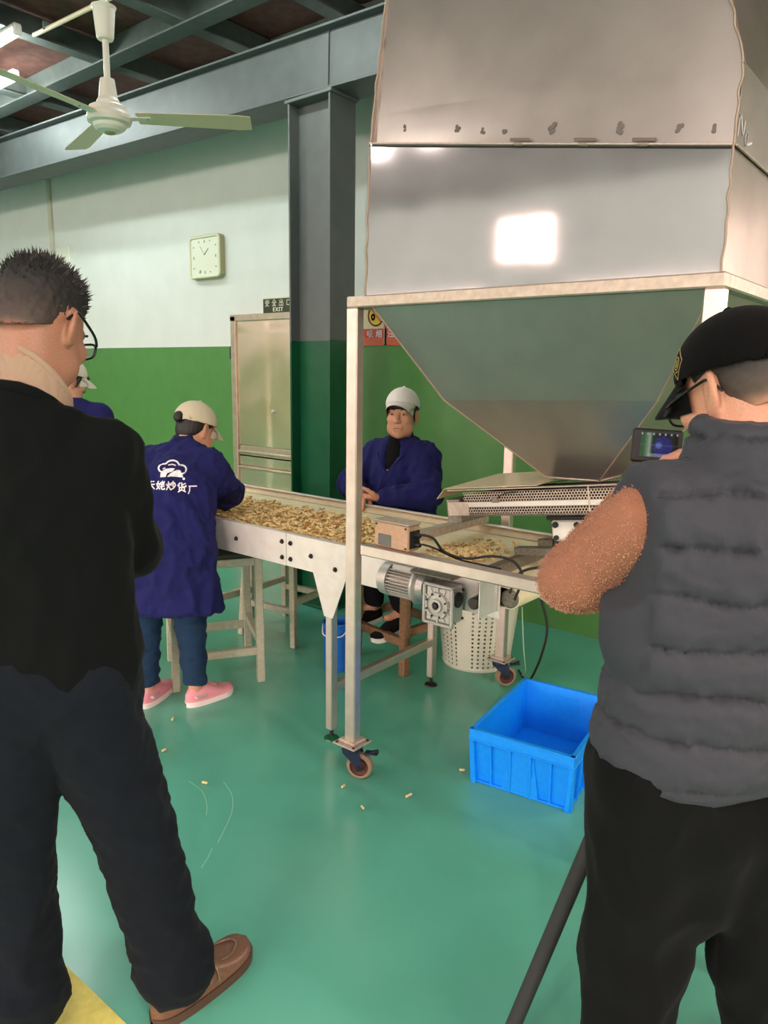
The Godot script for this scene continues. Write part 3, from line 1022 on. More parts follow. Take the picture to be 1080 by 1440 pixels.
# ------------------------------------------------------------------ sorting conveyor with its drive
var conv: Node3D
func conveyor() -> void:
	conv = thing("sorting_conveyor", "long stainless steel sorting conveyor with a cream belt strewn with peanuts", "conveyor", V(-2.35, 0, -2.42))
	var o := conv.position
	var near := -2.05
	var far := -2.795
	var x0 := -3.52
	var x1 := -1.17
	var seam := -2.181
	for z in [near, far]:
		var s := 1.0 if z == near else -1.0
		for ab in [[x0, seam - 0.001], [seam + 0.001, x1]]:
			put(box(V(ab[1] - ab[0], 0.135, 0.003), 0.001), "side_panel", M.steel if z == near else M.tan, conv, V((ab[0] + ab[1]) * 0.5, 0.768, z) - o)
			put(box(V(ab[1] - ab[0], 0.004, 0.028), 0.001), "panel_lip", M.steel, conv, V((ab[0] + ab[1]) * 0.5, 0.8365, z - s * 0.012) - o)
		for p in [[-2.496, 0.767], [-2.205, 0.8], [-2.155, 0.8], [-2.205, 0.733], [-2.155, 0.733], [-2.037, 0.766], [-1.905, 0.734], [-3.0, 0.767], [-1.55, 0.767]]:
			put(rod(V(p[0], p[1], z + s * 0.001) - o, V(p[0], p[1], z + s * 0.006) - o, 0.011, -1, 6), "bolt", M.bolt, conv)
			put(rod(V(p[0], p[1], z + s * 0.006) - o, V(p[0], p[1], z + s * 0.012) - o, 0.006, -1, 8), "bolt", M.bolt, conv)
	# belt: a closed loop round two drums
	var st := begin()
	var loop := []
	var rr := 0.036
	var yc := 0.768
	for i in 13:
		var a := -PI / 2 + PI * i / 12
		loop.append(V2(x1 + 0.02 + cos(a) * rr, yc + sin(a) * rr))
	for i in 13:
		var a := PI / 2 + PI * i / 12
		loop.append(V2(x0 + 0.04 + cos(a) * rr, yc + sin(a) * rr))
	for i in loop.size():
		var p: Vector2 = loop[i]
		var q: Vector2 = loop[(i + 1) % loop.size()]
		var c: Vector2 = V2(clampf(p.x, x0 + 0.04, x1 + 0.02), yc)
		var out := V(p.x - c.x, p.y - c.y, 0)
		for d in [0.0, -0.004]:
			var pp: Vector2 = p + (p - c).normalized() * d
			var c2 := V2(clampf(q.x, x0 + 0.04, x1 + 0.02), yc)
			var qq: Vector2 = q + (q - c2).normalized() * d
			quad(st, V(pp.x, pp.y, near - 0.03) - o, V(qq.x, qq.y, near - 0.03) - o, V(qq.x, qq.y, far + 0.03) - o, V(pp.x, pp.y, far + 0.03) - o, out if d == 0.0 else -out, 1)
		for z in [near - 0.03, far + 0.03]:
			var e := p - (p - c).normalized() * 0.004
			var c2 := V2(clampf(q.x, x0 + 0.04, x1 + 0.02), yc)
			var f := q - (q - c2).normalized() * 0.004
			quad(st, V(p.x, p.y, z) - o, V(q.x, q.y, z) - o, V(f.x, f.y, z) - o, V(e.x, e.y, z) - o, V(0, 0, 1 if z == near - 0.03 else -1), 3)
	put(done(st), "belt", M.belt, conv)
	for x in [x0 + 0.04, x1 + 0.02]:
		put(rod(V(x, yc, near - 0.02) - o, V(x, yc, far + 0.02) - o, 0.032, -1, 28), "drum", M.dull_steel, conv)
	put(box(V(x1 - x0 - 0.2, 0.01, 0.68), 0.001), "slider_bed", M.dull_steel, conv, V((x0 + x1) * 0.5, 0.792, -2.42) - o)
	# sloping guide strips beside the belt
	for z in [near, far]:
		var s := 1.0 if z == near else -1.0
		put(plate(V(x0, 0.808, z - s * 0.05) - o, V(x1, 0.808, z - s * 0.05) - o, V(x1, 0.834, z - s * 0.004) - o, V(x0, 0.834, z - s * 0.004) - o, 0.003), "guide_strip", M.tan if s < 0 else mat(rgb(70, 92, 80), 0.5, 0.4), conv)
	# cross bars over the belt
	put(bar(V(-1.69, 0.862, -2.1) - o, V(-1.69, 0.862, far) - o, 0.04, 0.036, Vector3.UP, 0.003), "cross_bar", M.worn_steel, conv)
	put(bar(V(-1.262, 0.822, near - 0.01) - o, V(-1.275, 0.822, far + 0.01) - o, 0.03, 0.05, Vector3.UP, 0.003), "scraper_bar", M.dull_steel, conv)
	# legs in pairs, with gusset plates and adjustable feet
	for x in [-1.945, -3.25]:
		for z in [near, far]:
			var zz: float = z - (0.02 if z == near else -0.02)
			var poly := PackedVector2Array([V2(-0.085, 0.705), V2(0.095, 0.705), V2(0.024, 0.53), V2(-0.022, 0.53)])
			put(prism(poly, 0.004, Transform3D(Basis(), V(x, 0, z - (0.004 if z == near else 0.0)) - o)), "gusset_plate", M.steel, conv)
			put(bar(V(x, 0.045, zz) - o, V(x, 0.72, zz) - o, 0.036, 0.034, V(1, 0, 0), 0.003), "leg", M.frame_steel, conv)
			put(rod(V(x, 0.008, zz) - o, V(x, 0.05, zz) - o, 0.008, -1, 8), "levelling_bolt", M.bolt, conv)
			put(lathe([Vector2(0, 0), Vector2(0.032, 0), Vector2(0.03, 0.006), Vector2(0.012, 0.012), Vector2(0, 0.012)], 16), "foot", M.column_green if x > -2 and z == near else M.dark_metal, conv, V(x, 0, zz) - o)
		put(bar(V(x, 0.225, near - 0.03) - o, V(x, 0.225, far + 0.03) - o, 0.034, 0.038, Vector3.UP, 0.003), "cross_brace", M.frame_steel, conv)

func drive_unit() -> void:
	var o := conv.position
	var z := -1.985
	var yc := 0.776
	# motor: end cap, finned body, flange
	var ax := func(x: float) -> Transform3D: return Transform3D(Basis(V(0, 1, 0), V(1, 0, 0), V(0, 0, -1)), V(x, yc, z) - o)
	var m := Node3D.new()
	m.name = "drive_motor"
	conv.add_child(m, true)
	var st := begin()
	add_lathe(st, ax.call(-1.61), [Vector2(0, 0), Vector2(0.045, 0.002), Vector2(0.058, 0.012), Vector2(0.06, 0.05), Vector2(0.05, 0.052)], 28, false)
	put(done(st), "fan_cover", M.cast, m)
	st = begin()
	add_lathe(st, ax.call(-1.56), [Vector2(0.046, 0), Vector2(0.046, 0.105)], 28)
	put(done(st), "motor_body", M.dull_steel, m)
	st = begin()
	for k in 30:
		var a := TAU * k / 30
		var d := V(0, cos(a), sin(a))
		add_box(st, Transform3D(Basis(V(1, 0, 0), d, V(1, 0, 0).cross(d)), V(-1.506, yc, z) - o + d * 0.051), V(0.1, 0.014, 0.003), 0.0005)
	put(done(st), "cooling_fins", M.cast, m)
	st = begin()
	add_lathe(st, ax.call(-1.455), [Vector2(0.04, 0), Vector2(0.062, 0.0), Vector2(0.066, 0.006), Vector2(0.066, 0.014), Vector2(0.05, 0.02), Vector2(0.04, 0.04), Vector2(0, 0.042)], 28)
	put(done(st), "motor_flange", M.cast, m)
	put(box(V(0.09, 0.03, 0.05), 0.006), "terminal_box", M.cast, m, V(-1.5, yc + 0.058, z + 0.012) - o)
	# worm gearbox
	var g := Node3D.new()
	g.name = "gearbox"
	conv.add_child(g, true)
	var c := V(-1.345, 0.736, -1.985) - o
	put(box(V(0.106, 0.128, 0.075), 0.008), "housing", M.cast, g, c)
	var f := c + V(0, 0, 0.038)
	var sq := begin()
	for e in [[V(-0.056, 0, 0), V(0.012, 0.14, 0.012)], [V(0.056, 0, 0), V(0.012, 0.14, 0.012)], [V(0, 0.066, 0), V(0.124, 0.01, 0.012)], [V(0, -0.066, 0), V(0.124, 0.01, 0.012)]]:
		add_box(sq, Transform3D(Basis(), f + e[0]), e[1], 0.003)
	for k in 12:
		var a := TAU * k / 12
		var d := V(cos(a), sin(a), 0)
		add_box(sq, Transform3D(Basis(d, V(-sin(a), cos(a), 0), V(0, 0, 1)), f + d * 0.05 + V(0, 0, 0)), V(0.022, 0.006, 0.01), 0.001)
	put(done(sq), "ribbed_face", M.cast, g)
	st = begin()
	add_lathe(st, axis_t(f, V(0, 0, 1)), [Vector2(0.012, 0.004), Vector2(0.014, 0.016), Vector2(0.022, 0.016), Vector2(0.024, 0.007), Vector2(0.036, 0.006), Vector2(0.038, 0.012), Vector2(0.044, 0.012), Vector2(0.046, 0)], 28)
	put(done(st), "output_flange", M.cast, g)
	put(rod(f + V(0, 0, 0), f + V(0, 0, 0.02), 0.009, -1, 14), "shaft_end", M.bolt, g)
	for k in 8:
		var a := TAU * (k + 0.5) / 8
		put(rod(f + V(cos(a) * 0.04, sin(a) * 0.04, 0.01), f + V(cos(a) * 0.04, sin(a) * 0.04, 0.016), 0.004, -1, 6), "bolt", M.bolt, g)
	put(rod(c + V(0.05, 0.02, 0), c + V(0.06, 0.02, 0), 0.026, -1, 20), "bearing_cover", M.black, g)
	for sy in [-1, 1]:
		for sz in [-1, 1]:
			put(rod(c + V(0.05, sy * 0.05, sz * 0.028), c + V(0.058, sy * 0.05, sz * 0.028), 0.005, -1, 6), "bolt", M.bolt, g)
	# bearing bracket at the end of the belt
	var b := Node3D.new()
	b.name = "bearing_bracket"
	conv.add_child(b, true)
	var q := V(-1.215, 0.79, -1.99) - o
	put(box(V(0.07, 0.004, 0.11), 0.001), "bracket_top", M.steel, b, q + V(0, 0.06, 0))
	put(box(V(0.004, 0.125, 0.11), 0.001), "bracket_side", M.steel, b, q + V(0.035, 0, 0))
	put(box(V(0.07, 0.125, 0.004), 0.001), "bracket_back", M.dull_steel, b, q + V(0, 0, -0.053))
	put(rod(q + V(-0.01, -0.03, -0.05), q + V(-0.01, -0.03, 0.02), 0.024, 0.02, 16), "bearing", M.bolt, b)
	put(box(V(0.17, 0.006, 0.12), 0.002), "mounting_plate", M.dull_steel, b, V(-1.37, 0.836, -1.99) - o)

# ------------------------------------------------------------------ vibrating feeder under the funnel
func feeder() -> void:
	var t := thing("vibrating_feeder", "sloping perforated steel feeder tray hanging between funnel and belt", "feeder", V(-1.5, 0.97, -2.44))
	t.rotation.z = deg_to_rad(8.2)
	var L := 0.78
	var w := 0.19
	put(box(V(L, 0.003, w * 2), 0.001), "tray_floor", M.dull_steel, t, V(L * 0.5, 0.004, 0))
	# perforated sides: rings of metal round six-sided holes
	var st := begin()
	var p := 0.0105
	var rows := 9
	var colsn := 63
	for s in [-1.0, 1.0]:
		for r in rows:
			if r in [3, 4]:
				continue
			for c in colsn:
				var o := V2(0.06 + (c + 0.5 * (r % 2)) * p, 0.012 + r * p * 0.866)
				for k in 6:
					var a0 := PI / 6 + TAU * k / 6
					var a1 := PI / 6 + TAU * (k + 1) / 6
					var q := [o + V2(cos(a0), sin(a0)) * p * 0.5774, o + V2(cos(a1), sin(a1)) * p * 0.5774, o + V2(cos(a1), sin(a1)) * p * 0.42, o + V2(cos(a0), sin(a0)) * p * 0.42]
					quad(st, V(q[0].x, q[0].y, s * w), V(q[1].x, q[1].y, s * w), V(q[2].x, q[2].y, s * w), V(q[3].x, q[3].y, s * w), V(0, 0, s))
	put(done(st), "perforated_side", M.worn_steel, t)
	for s in [-1.0, 1.0]:
		put(box(V(0.66, 0.017, 0.002), 0.0005), "plain_band", M.steel, t, V(0.39, 0.044, s * w))
		put(box(V(0.09, 0.05, 0.003), 0.0005), "patched_end", M.worn_steel, t, V(0.03, 0.03, s * (w + 0.001)))
		put(box(V(L, 0.004, 0.03), 0.001), "side_flange", M.worn_steel, t, V(L * 0.5, 0.1, s * (w + 0.006)))
		put(box(V(0.004, 0.09, 0.006), 0.001), "stiffener", M.worn_steel, t, V(0.54, 0.055, s * (w + 0.003)))
		put(box(V(0.03, 0.02, 0.004), 0.002), "clip", M.dull_steel, t, V(0.19, 0.06, s * (w + 0.004)))
		put(tube(curve([V(0.2, 0.066, s * (w + 0.006)), V(0.235, 0.082, s * (w + 0.012)), V(0.28, 0.085, s * (w + 0.006))], 5), 0.002, 6), "wire_tie", M.dark_metal, t)
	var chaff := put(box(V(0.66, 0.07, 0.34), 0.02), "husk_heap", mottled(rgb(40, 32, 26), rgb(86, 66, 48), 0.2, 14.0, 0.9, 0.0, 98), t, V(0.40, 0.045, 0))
	chaff.set_meta("kind", "stuff")
	put(plate(V(-0.02, 0.108, 0.2), V(0.36, 0.108, 0.2), V(0.36, 0.125, -0.2), V(-0.02, 0.125, -0.2), 0.003, 4, 0.004, 31), "cover_sheet", M.tan, t)
	put(plate(V(-0.065, 0.07, 0.19), V(-0.02, 0.108, 0.2), V(-0.02, 0.125, -0.2), V(-0.065, 0.085, -0.19), 0.003, 2), "end_flap", M.tan, t)
	put(box(V(0.06, 0.09, 0.36), 0.003), "outlet_lip", M.dull_steel, t, V(0.0, 0.02, 0))
	put(box(V(0.2, 0.016, 0.3), 0.003), "vibrator_plate", M.dark_metal, t, V(0.46, -0.012, 0))
	put(box(V(0.2, 0.075, 0.24), 0.008), "vibrator_housing", M.white, t, V(0.46, -0.06, 0))
	for x in [0.38, 0.46, 0.55]:
		put(rod(V(x, -0.04, 0.12), V(x, -0.04, 0.132), 0.011, -1, 8), "bolt", M.black, t)
		put(rod(V(x, -0.085, 0.12), V(x, -0.085, 0.132), 0.009, -1, 8), "bolt", M.black, t)
	for x in [0.36, 0.56]:
		put(rod(V(x, -0.13, 0.09), V(x, -0.01, 0.09), 0.012, -1, 10), "spring_leg", M.dark_metal, t)
		put(rod(V(x, -0.13, -0.09), V(x, -0.01, -0.09), 0.012, -1, 10), "spring_leg", M.dark_metal, t)
	put(box(V(0.8, 0.03, 0.04), 0.003), "support_bar", M.dull_steel, t, V(0.6, -0.14, 0.09))
	put(box(V(0.8, 0.03, 0.04), 0.003), "support_bar", M.dull_steel, t, V(0.6, -0.14, -0.09))

func conduit() -> void:
	var t := thing("conduit_pipe", "thin pale conduit pipe on the ceiling between tube lamp and fan rod", "pipe", V(-4.6, 3.57, -2.62))
	put(rod(V(-0.45, 0, 0.02), V(2.4, 0, -0.1), 0.014, -1, 10), "pipe", M.fan_cream, t)
	for x in [-0.3, 0.5, 1.3, 2.1]:
		put(box(V(0.02, 0.05, 0.04), 0.003), "saddle_clip", M.joist, t, V(x, 0.018, 0.02 - (x + 0.45) * 0.042))

func ceiling_fan() -> void:
	var t := thing("ceiling_fan", "white three-bladed ceiling fan hanging at the upper left", "ceiling fan", V(-3.14, 2.5, -1.93))
	put(rod(V(0, 0.2, 0), V(0.0, 1.27, 0), 0.0135), "down_rod", M.fan_white, t)
	put(lathe([Vector2(0.014, 0.37), Vector2(0.032, 0.37), Vector2(0.036, 0.38), Vector2(0.046, 0.485), Vector2(0.052, 0.497), Vector2(0.046, 0.497), Vector2(0.034, 0.385), Vector2(0.014, 0.383)], 24, false), "rod_cup", M.fan_white, t)
	put(lathe([Vector2(0.05, 0.112), Vector2(0.05, 0.125), Vector2(0.04, 0.14), Vector2(0.03, 0.215), Vector2(0.0, 0.22)], 24), "bell_cover", M.fan_white, t)
	put(lathe([Vector2(0.0, 0.0), Vector2(0.03, 0.002), Vector2(0.052, 0.008), Vector2(0.066, 0.02), Vector2(0.07, 0.034), Vector2(0.09, 0.04), Vector2(0.094, 0.056), Vector2(0.092, 0.07), Vector2(0.085, 0.082), Vector2(0.082, 0.1), Vector2(0.06, 0.112), Vector2(0.0, 0.115)], 32, false), "motor_housing", M.fan_white, t)
	put(lathe([Vector2(0.0, -0.004), Vector2(0.022, -0.003), Vector2(0.026, 0.003), Vector2(0.0, 0.004)], 20), "centre_cap", mat(rgb(170, 150, 110), 0.4, 0.4), t)
	for k in 3:
		var a := 1.32 + TAU * k / 3
		var d := V(cos(a), 0, sin(a))
		var s := V(-sin(a), 0, cos(a))
		var b := Node3D.new()
		b.name = "blade"
		t.add_child(b, true)
		b.transform = Transform3D(Basis(d, Vector3.UP, d.cross(Vector3.UP)), V(0, 0.06, 0))
		var sheet := begin()
		var n := 10
		for i in n:
			var q := []
			for jj in [i, i + 1]:
				var u := float(jj) / n
				var x := lerpf(0.12, 0.61, u)
				var hw := lerpf(0.045, 0.06, u) * (1.0 if u < 0.97 else 0.85)
				q.append([x, hw, u])
			for side in [0.0, -0.0025]:
				var P := []
				for e in q:
					for sg in [-1.0, 1.0]:
						P.append(V(e[0], 0.006 + sg * e[1] * 0.2 + side, sg * e[1]))
				quad(sheet, P[0], P[1], P[3], P[2], V(0, 1 if side == 0.0 else -1, 0), 1 if side == 0.0 else 2)
			for sg in [-1.0, 1.0]:
				quad(sheet, V(q[0][0], 0.006 + sg * q[0][1] * 0.2, sg * q[0][1]), V(q[1][0], 0.006 + sg * q[1][1] * 0.2, sg * q[1][1]), V(q[1][0], 0.0035 + sg * q[1][1] * 0.2, sg * q[1][1]), V(q[0][0], 0.0035 + sg * q[0][1] * 0.2, sg * q[0][1]), V(0, 0, sg), 3)
		put(done(sheet), "blade_sheet", M.fan_cream, b)
		put(bar(V(0.06, 0.0, 0), V(0.18, 0.004, 0), 0.045, 0.005), "blade_arm", M.fan_white, b)
		for x in [0.135, 0.165]:
			put(rod(V(x, 0.0, 0), V(x, 0.012, 0), 0.005, -1, 8), "screw", M.bolt, b)

# ------------------------------------------------------------------ things on the wall
func sign_text(parent: Node3D, called: String, words: Array, at: Vector2, size: float, step: float, w: float, z: float, m: Material) -> void:
	for i in words.size():
		var st := begin()
		var c := at + V2(step * i, 0)
		for line in strokes(words[i]):
			add_line(st, line, w / size, func(p: Vector2) -> Vector3: return V(c.x + p.x * size, c.y + p.y * size, z), V(0, 0, 1))
		put(done(st), called, m, parent)

func letters(parent: Node3D, called: String, text: String, at: Vector3, size: float, m: Material, stretch := 1.0) -> void:
	var f := SystemFont.new()
	f.font_names = PackedStringArray(["Droid Sans"])
	f.font_weight = 700
	var tm := TextMesh.new()
	tm.text = text
	tm.font = f
	tm.font_size = 32
	tm.pixel_size = size / 32.0
	tm.depth = 0.001
	var o := put(tm, called, m, parent, at)
	o.scale.x = stretch

func wall_things() -> void:
	var zw := Z0
	# metal door
	var d := structure("door_1", V(-4.28, 0, zw))
	var warped := bumpy(mottled(rgb(232, 204, 184), rgb(240, 214, 196), 0.01, 0.8, 0.22, 0.85, 81), 0.0028, 10.0, 0.8, 82, 1)
	var frame := mottled(rgb(186, 168, 150), rgb(206, 190, 172), 0.02, 1.2, 0.4, 0.8, 83)
	var dw := 0.455
	put(box(V(0.06, 1.9, 0.05), 0.004), "door_frame", frame, d, V(-dw + 0.03, 0.95, 0.025))
	put(box(V(0.06, 1.9, 0.05), 0.004), "door_frame", frame, d, V(dw - 0.03, 0.95, 0.025))
	put(box(V(dw * 2, 0.05, 0.05), 0.004), "door_frame", frame, d, V(0, 1.885, 0.025))
	put(plate(V(-dw + 0.06, 0.9, 0.035), V(dw - 0.06, 0.9, 0.035), V(dw - 0.06, 1.86, 0.035), V(-dw + 0.06, 1.86, 0.035), 0.02, 12, 0.012, 41), "door_panel", warped, d)
	put(box(V(dw * 2 - 0.12, 0.1, 0.03), 0.01), "door_rail", frame, d, V(0, 0.85, 0.02))
	put(box(V(dw * 2 - 0.12, 0.022, 0.05), 0.006), "door_moulding", frame, d, V(0, 0.845, 0.026))
	put(box(V(dw * 2 - 0.12, 0.022, 0.05), 0.006), "door_moulding", frame, d, V(0, 0.72, 0.026))
	put(box(V(dw * 2 - 0.12, 0.1, 0.03), 0.01), "door_rail", warped, d, V(0, 0.78, 0.02))
	put(plate(V(-dw + 0.06, 0.02, 0.035), V(dw - 0.06, 0.02, 0.035), V(dw - 0.06, 0.71, 0.035), V(-dw + 0.06, 0.71, 0.035), 0.02, 8, 0.008, 42), "door_panel", warped, d)
	put(box(V(0.02, 0.1, 0.03), 0.004), "hinge", M.dark_metal, d, V(-dw - 0.005, 1.62, 0.035))
	put(rod(V(0.02, 1.18, 0.035), V(0.02, 1.18, 0.05), 0.012, -1, 12), "lock", M.steel, d)
	# exit sign
	var e := thing("exit_sign", "black exit sign with pale lettering fixed above the metal door", "sign", V(-4.21, 1.963, zw + 0.012))
	put(box(V(0.34, 0.116, 0.02), 0.003), "sign_board", mat(rgb(196, 200, 170), 0.5), e)
	put(box(V(0.322, 0.1, 0.004), 0.001), "sign_face", mat(rgb(46, 46, 30), 0.45), e, V(0, 0, 0.011))
	var pale := mat(rgb(214, 220, 186), 0.5)
	sign_text(e, "character", ["an", "quan", "chu", "kou"], V2(-0.115, 0.02), 0.05, 0.076, 0.0055, 0.0135, pale)
	letters(e, "lettering", "EXIT", V(-0.0, -0.028, 0.0135), 0.04, pale, 1.35)
	# safety notices
	var s := thing("no_smoking_notice", "red and yellow no smoking notice on the wall behind the hopper post", "sign", V(-3.362, 1.8, zw + 0.004))
	put(box(V(0.31, 0.268, 0.006), 0.001), "notice_board", mat(rgb(228, 214, 176), 0.5), s)
	put(box(V(0.31, 0.064, 0.002), 0.0), "red_band", M.red_ink, s, V(0, -0.058, 0.004))
	put(box(V(0.31, 0.044, 0.002), 0.0), "orange_band", mat(rgb(214, 96, 62), 0.5), s, V(0, -0.113, 0.004))
	sign_text(s, "character", ["jin", "zhi", "xi", "yan"], V2(-0.117, -0.058), 0.056, 0.078, 0.0062, 0.0056, M.white_ink)
	var st := begin()
	add_lathe(st, axis_t(V(0.09, 0.06, 0.0035), V(0, 0, 1)), [Vector2(0, 0.001), Vector2(0.068, 0.001), Vector2(0.068, 0)], 28)
	put(done(st), "yellow_disc", mat(rgb(238, 204, 44), 0.5), s)
	st = begin()
	var lay := func(p: Vector2) -> Vector3: return V(p.x, p.y, 0.0056)
	add_line(st, ring_line(V2(0.09, 0.06), V2(0.066, 0.066), 28), 0.011, lay, V(0, 0, 1))
	add_line(st, [V2(0.046, 0.104), V2(0.134, 0.016)], 0.01, lay, V(0, 0, 1))
	put(done(st), "prohibition_ring", mat(rgb(206, 92, 40), 0.5), s)
	st = begin()
	add_line(st, ring_line(V2(0.065, 0.05), V2(0.012, 0.016), 12), 0.012, lay, V(0, 0, 1))
	put(done(st), "pictogram", mat(rgb(60, 70, 30), 0.5), s)
	var s2 := thing("caution_notice", "red and white caution notice partly hidden by the funnel edge", "sign", V(-3.04, 1.8, zw + 0.004))
	put(box(V(0.31, 0.268, 0.006), 0.001), "notice_board", mat(rgb(238, 218, 210), 0.5), s2)
	put(box(V(0.31, 0.064, 0.002), 0.0), "red_band", M.red_ink, s2, V(0, -0.058, 0.004))
	put(box(V(0.31, 0.044, 0.002), 0.0), "orange_band", mat(rgb(214, 96, 62), 0.5), s2, V(0, -0.113, 0.004))
	put(box(V(0.014, 0.268, 0.002), 0.0), "red_border", M.red_ink, s2, V(-0.148, 0, 0.004))
	sign_text(s2, "character", ["zhu", "yi", "an", "quan"], V2(-0.1, -0.058), 0.056, 0.072, 0.0062, 0.0062, M.white_ink)
	# wall clock
	var c := thing("wall_clock", "cream rounded-square wall clock hanging high on the white wall", "clock", V(-5.03, 2.37, zw))
	var round_rect := func(hw: float, hh: float, r: float) -> PackedVector2Array:
		var out := PackedVector2Array()
		for q in [[1, 1, 0.0], [-1, 1, PI / 2], [-1, -1, PI], [1, -1, PI * 1.5]]:
			for k in 6:
				var a: float = q[2] + PI / 2 * k / 5.0
				out.append(V2(q[0] * (hw - r) + cos(a) * r, q[1] * (hh - r) + sin(a) * r))
		return out
	var body_mat := mat(rgb(160, 158, 118), 0.4)
	put(prism(round_rect.call(0.195, 0.165, 0.035), 0.045), "clock_case", body_mat, c)
	var rim := []
	for p in round_rect.call(0.183, 0.153, 0.03):
		rim.append(V(p.x, p.y, 0.047))
	put(tube(rim, 0.01, 8, true), "clock_rim", mat(rgb(220, 220, 188), 0.35), c)
	put(prism(round_rect.call(0.178, 0.148, 0.028), 0.003, Transform3D(Basis(), V(0, 0, 0.044))), "clock_face", mat(rgb(226, 230, 212), 0.45), c)
	var ink := mat(rgb(160, 162, 146), 0.6)
	for h in 12:
		var a := TAU * h / 12
		var k := minf(0.14 / maxf(absf(sin(a)), 0.01), 0.118 / maxf(absf(cos(a)), 0.01))
		put(box(V(0.012, 0.012 if h % 3 else 0.022, 0.002), 0.0), "hour_mark", ink, c, V(sin(a) * k, cos(a) * k, 0.048))
	put(bar(V(0, 0.02, 0.05), V(0.05, 0.062, 0.05), 0.006, 0.002), "hour_hand", ink, c)
	put(bar(V(0, 0.02, 0.052), V(-0.055, 0.085, 0.052), 0.004, 0.002), "minute_hand", ink, c)
	put(rod(V(0, 0.02, 0.047), V(0, 0.02, 0.055), 0.006, -1, 10), "hand_hub", ink, c)
	put(rod(V(-0.06, -0.11, 0.046), V(-0.06, -0.11, 0.048), 0.014, -1, 14), "maker_mark", ink, c)

# ------------------------------------------------------------------ stools, crate, basket and small things
func stool(called: String, label: String, group: String, at: Vector3, turn: float, w: float, h: float, m: Material, seat_m: Material, taper: float, thick: float, rung_y: float) -> void:
	var t := thing(called, label, "stool", at, turn, group)
	put(box(V(w + 0.03, 0.022, w + 0.03), 0.005), "seat", seat_m, t, V(0, h - 0.011, 0))
	var a := w * 0.5 * taper
	var b := w * 0.5
	for sx in [-1, 1]:
		for sz in [-1, 1]:
			put(bar(V(sx * b, 0, sz * b), V(sx * a, h - 0.022, sz * a), thick, thick, V(1, 0, 0), 0.003), "leg", m, t)
	for k in 4:
		var s := V(0, 0, 1).rotated(Vector3.UP, PI / 2 * k)
		var u := V(1, 0, 0).rotated(Vector3.UP, PI / 2 * k)
		put(bar(s * a - u * a + V(0, h - 0.045, 0), s * a + u * a + V(0, h - 0.045, 0), thick * 0.8, thick, Vector3.UP, 0.002), "apron", m, t)
		var y: float = rung_y + (0.05 if k % 2 else 0.0)
		var f := lerpf(b, a, y / h)
		put(bar(s * f - u * f + V(0, y, 0), s * f + u * f + V(0, y, 0), thick * 0.8, thick, Vector3.UP, 0.002), "rung", m, t)

func stools() -> void:
	stool("work_stool", "square metal work stool with dark seat right behind the bending woman's legs", "", V(-2.875, 0, -2.20), 1.02, 0.40, 0.65, M.stool_steel, M.dark_seat, 0.97, 0.038, 0.16)
	stool("work_stool", "empty splayed metal work stool standing under the far side of the conveyor", "", V(-3.01, 0, -2.845), 0.12, 0.385, 0.62, M.stool_steel, M.dark_seat, 0.84, 0.034, 0.2)
	stool("wooden_stool", "brown wooden stool under the woman seated behind the conveyor", "", V(-2.27, 0, -2.99), -0.15, 0.37, 0.57, M.wood, M.wood, 0.95, 0.042, 0.17)

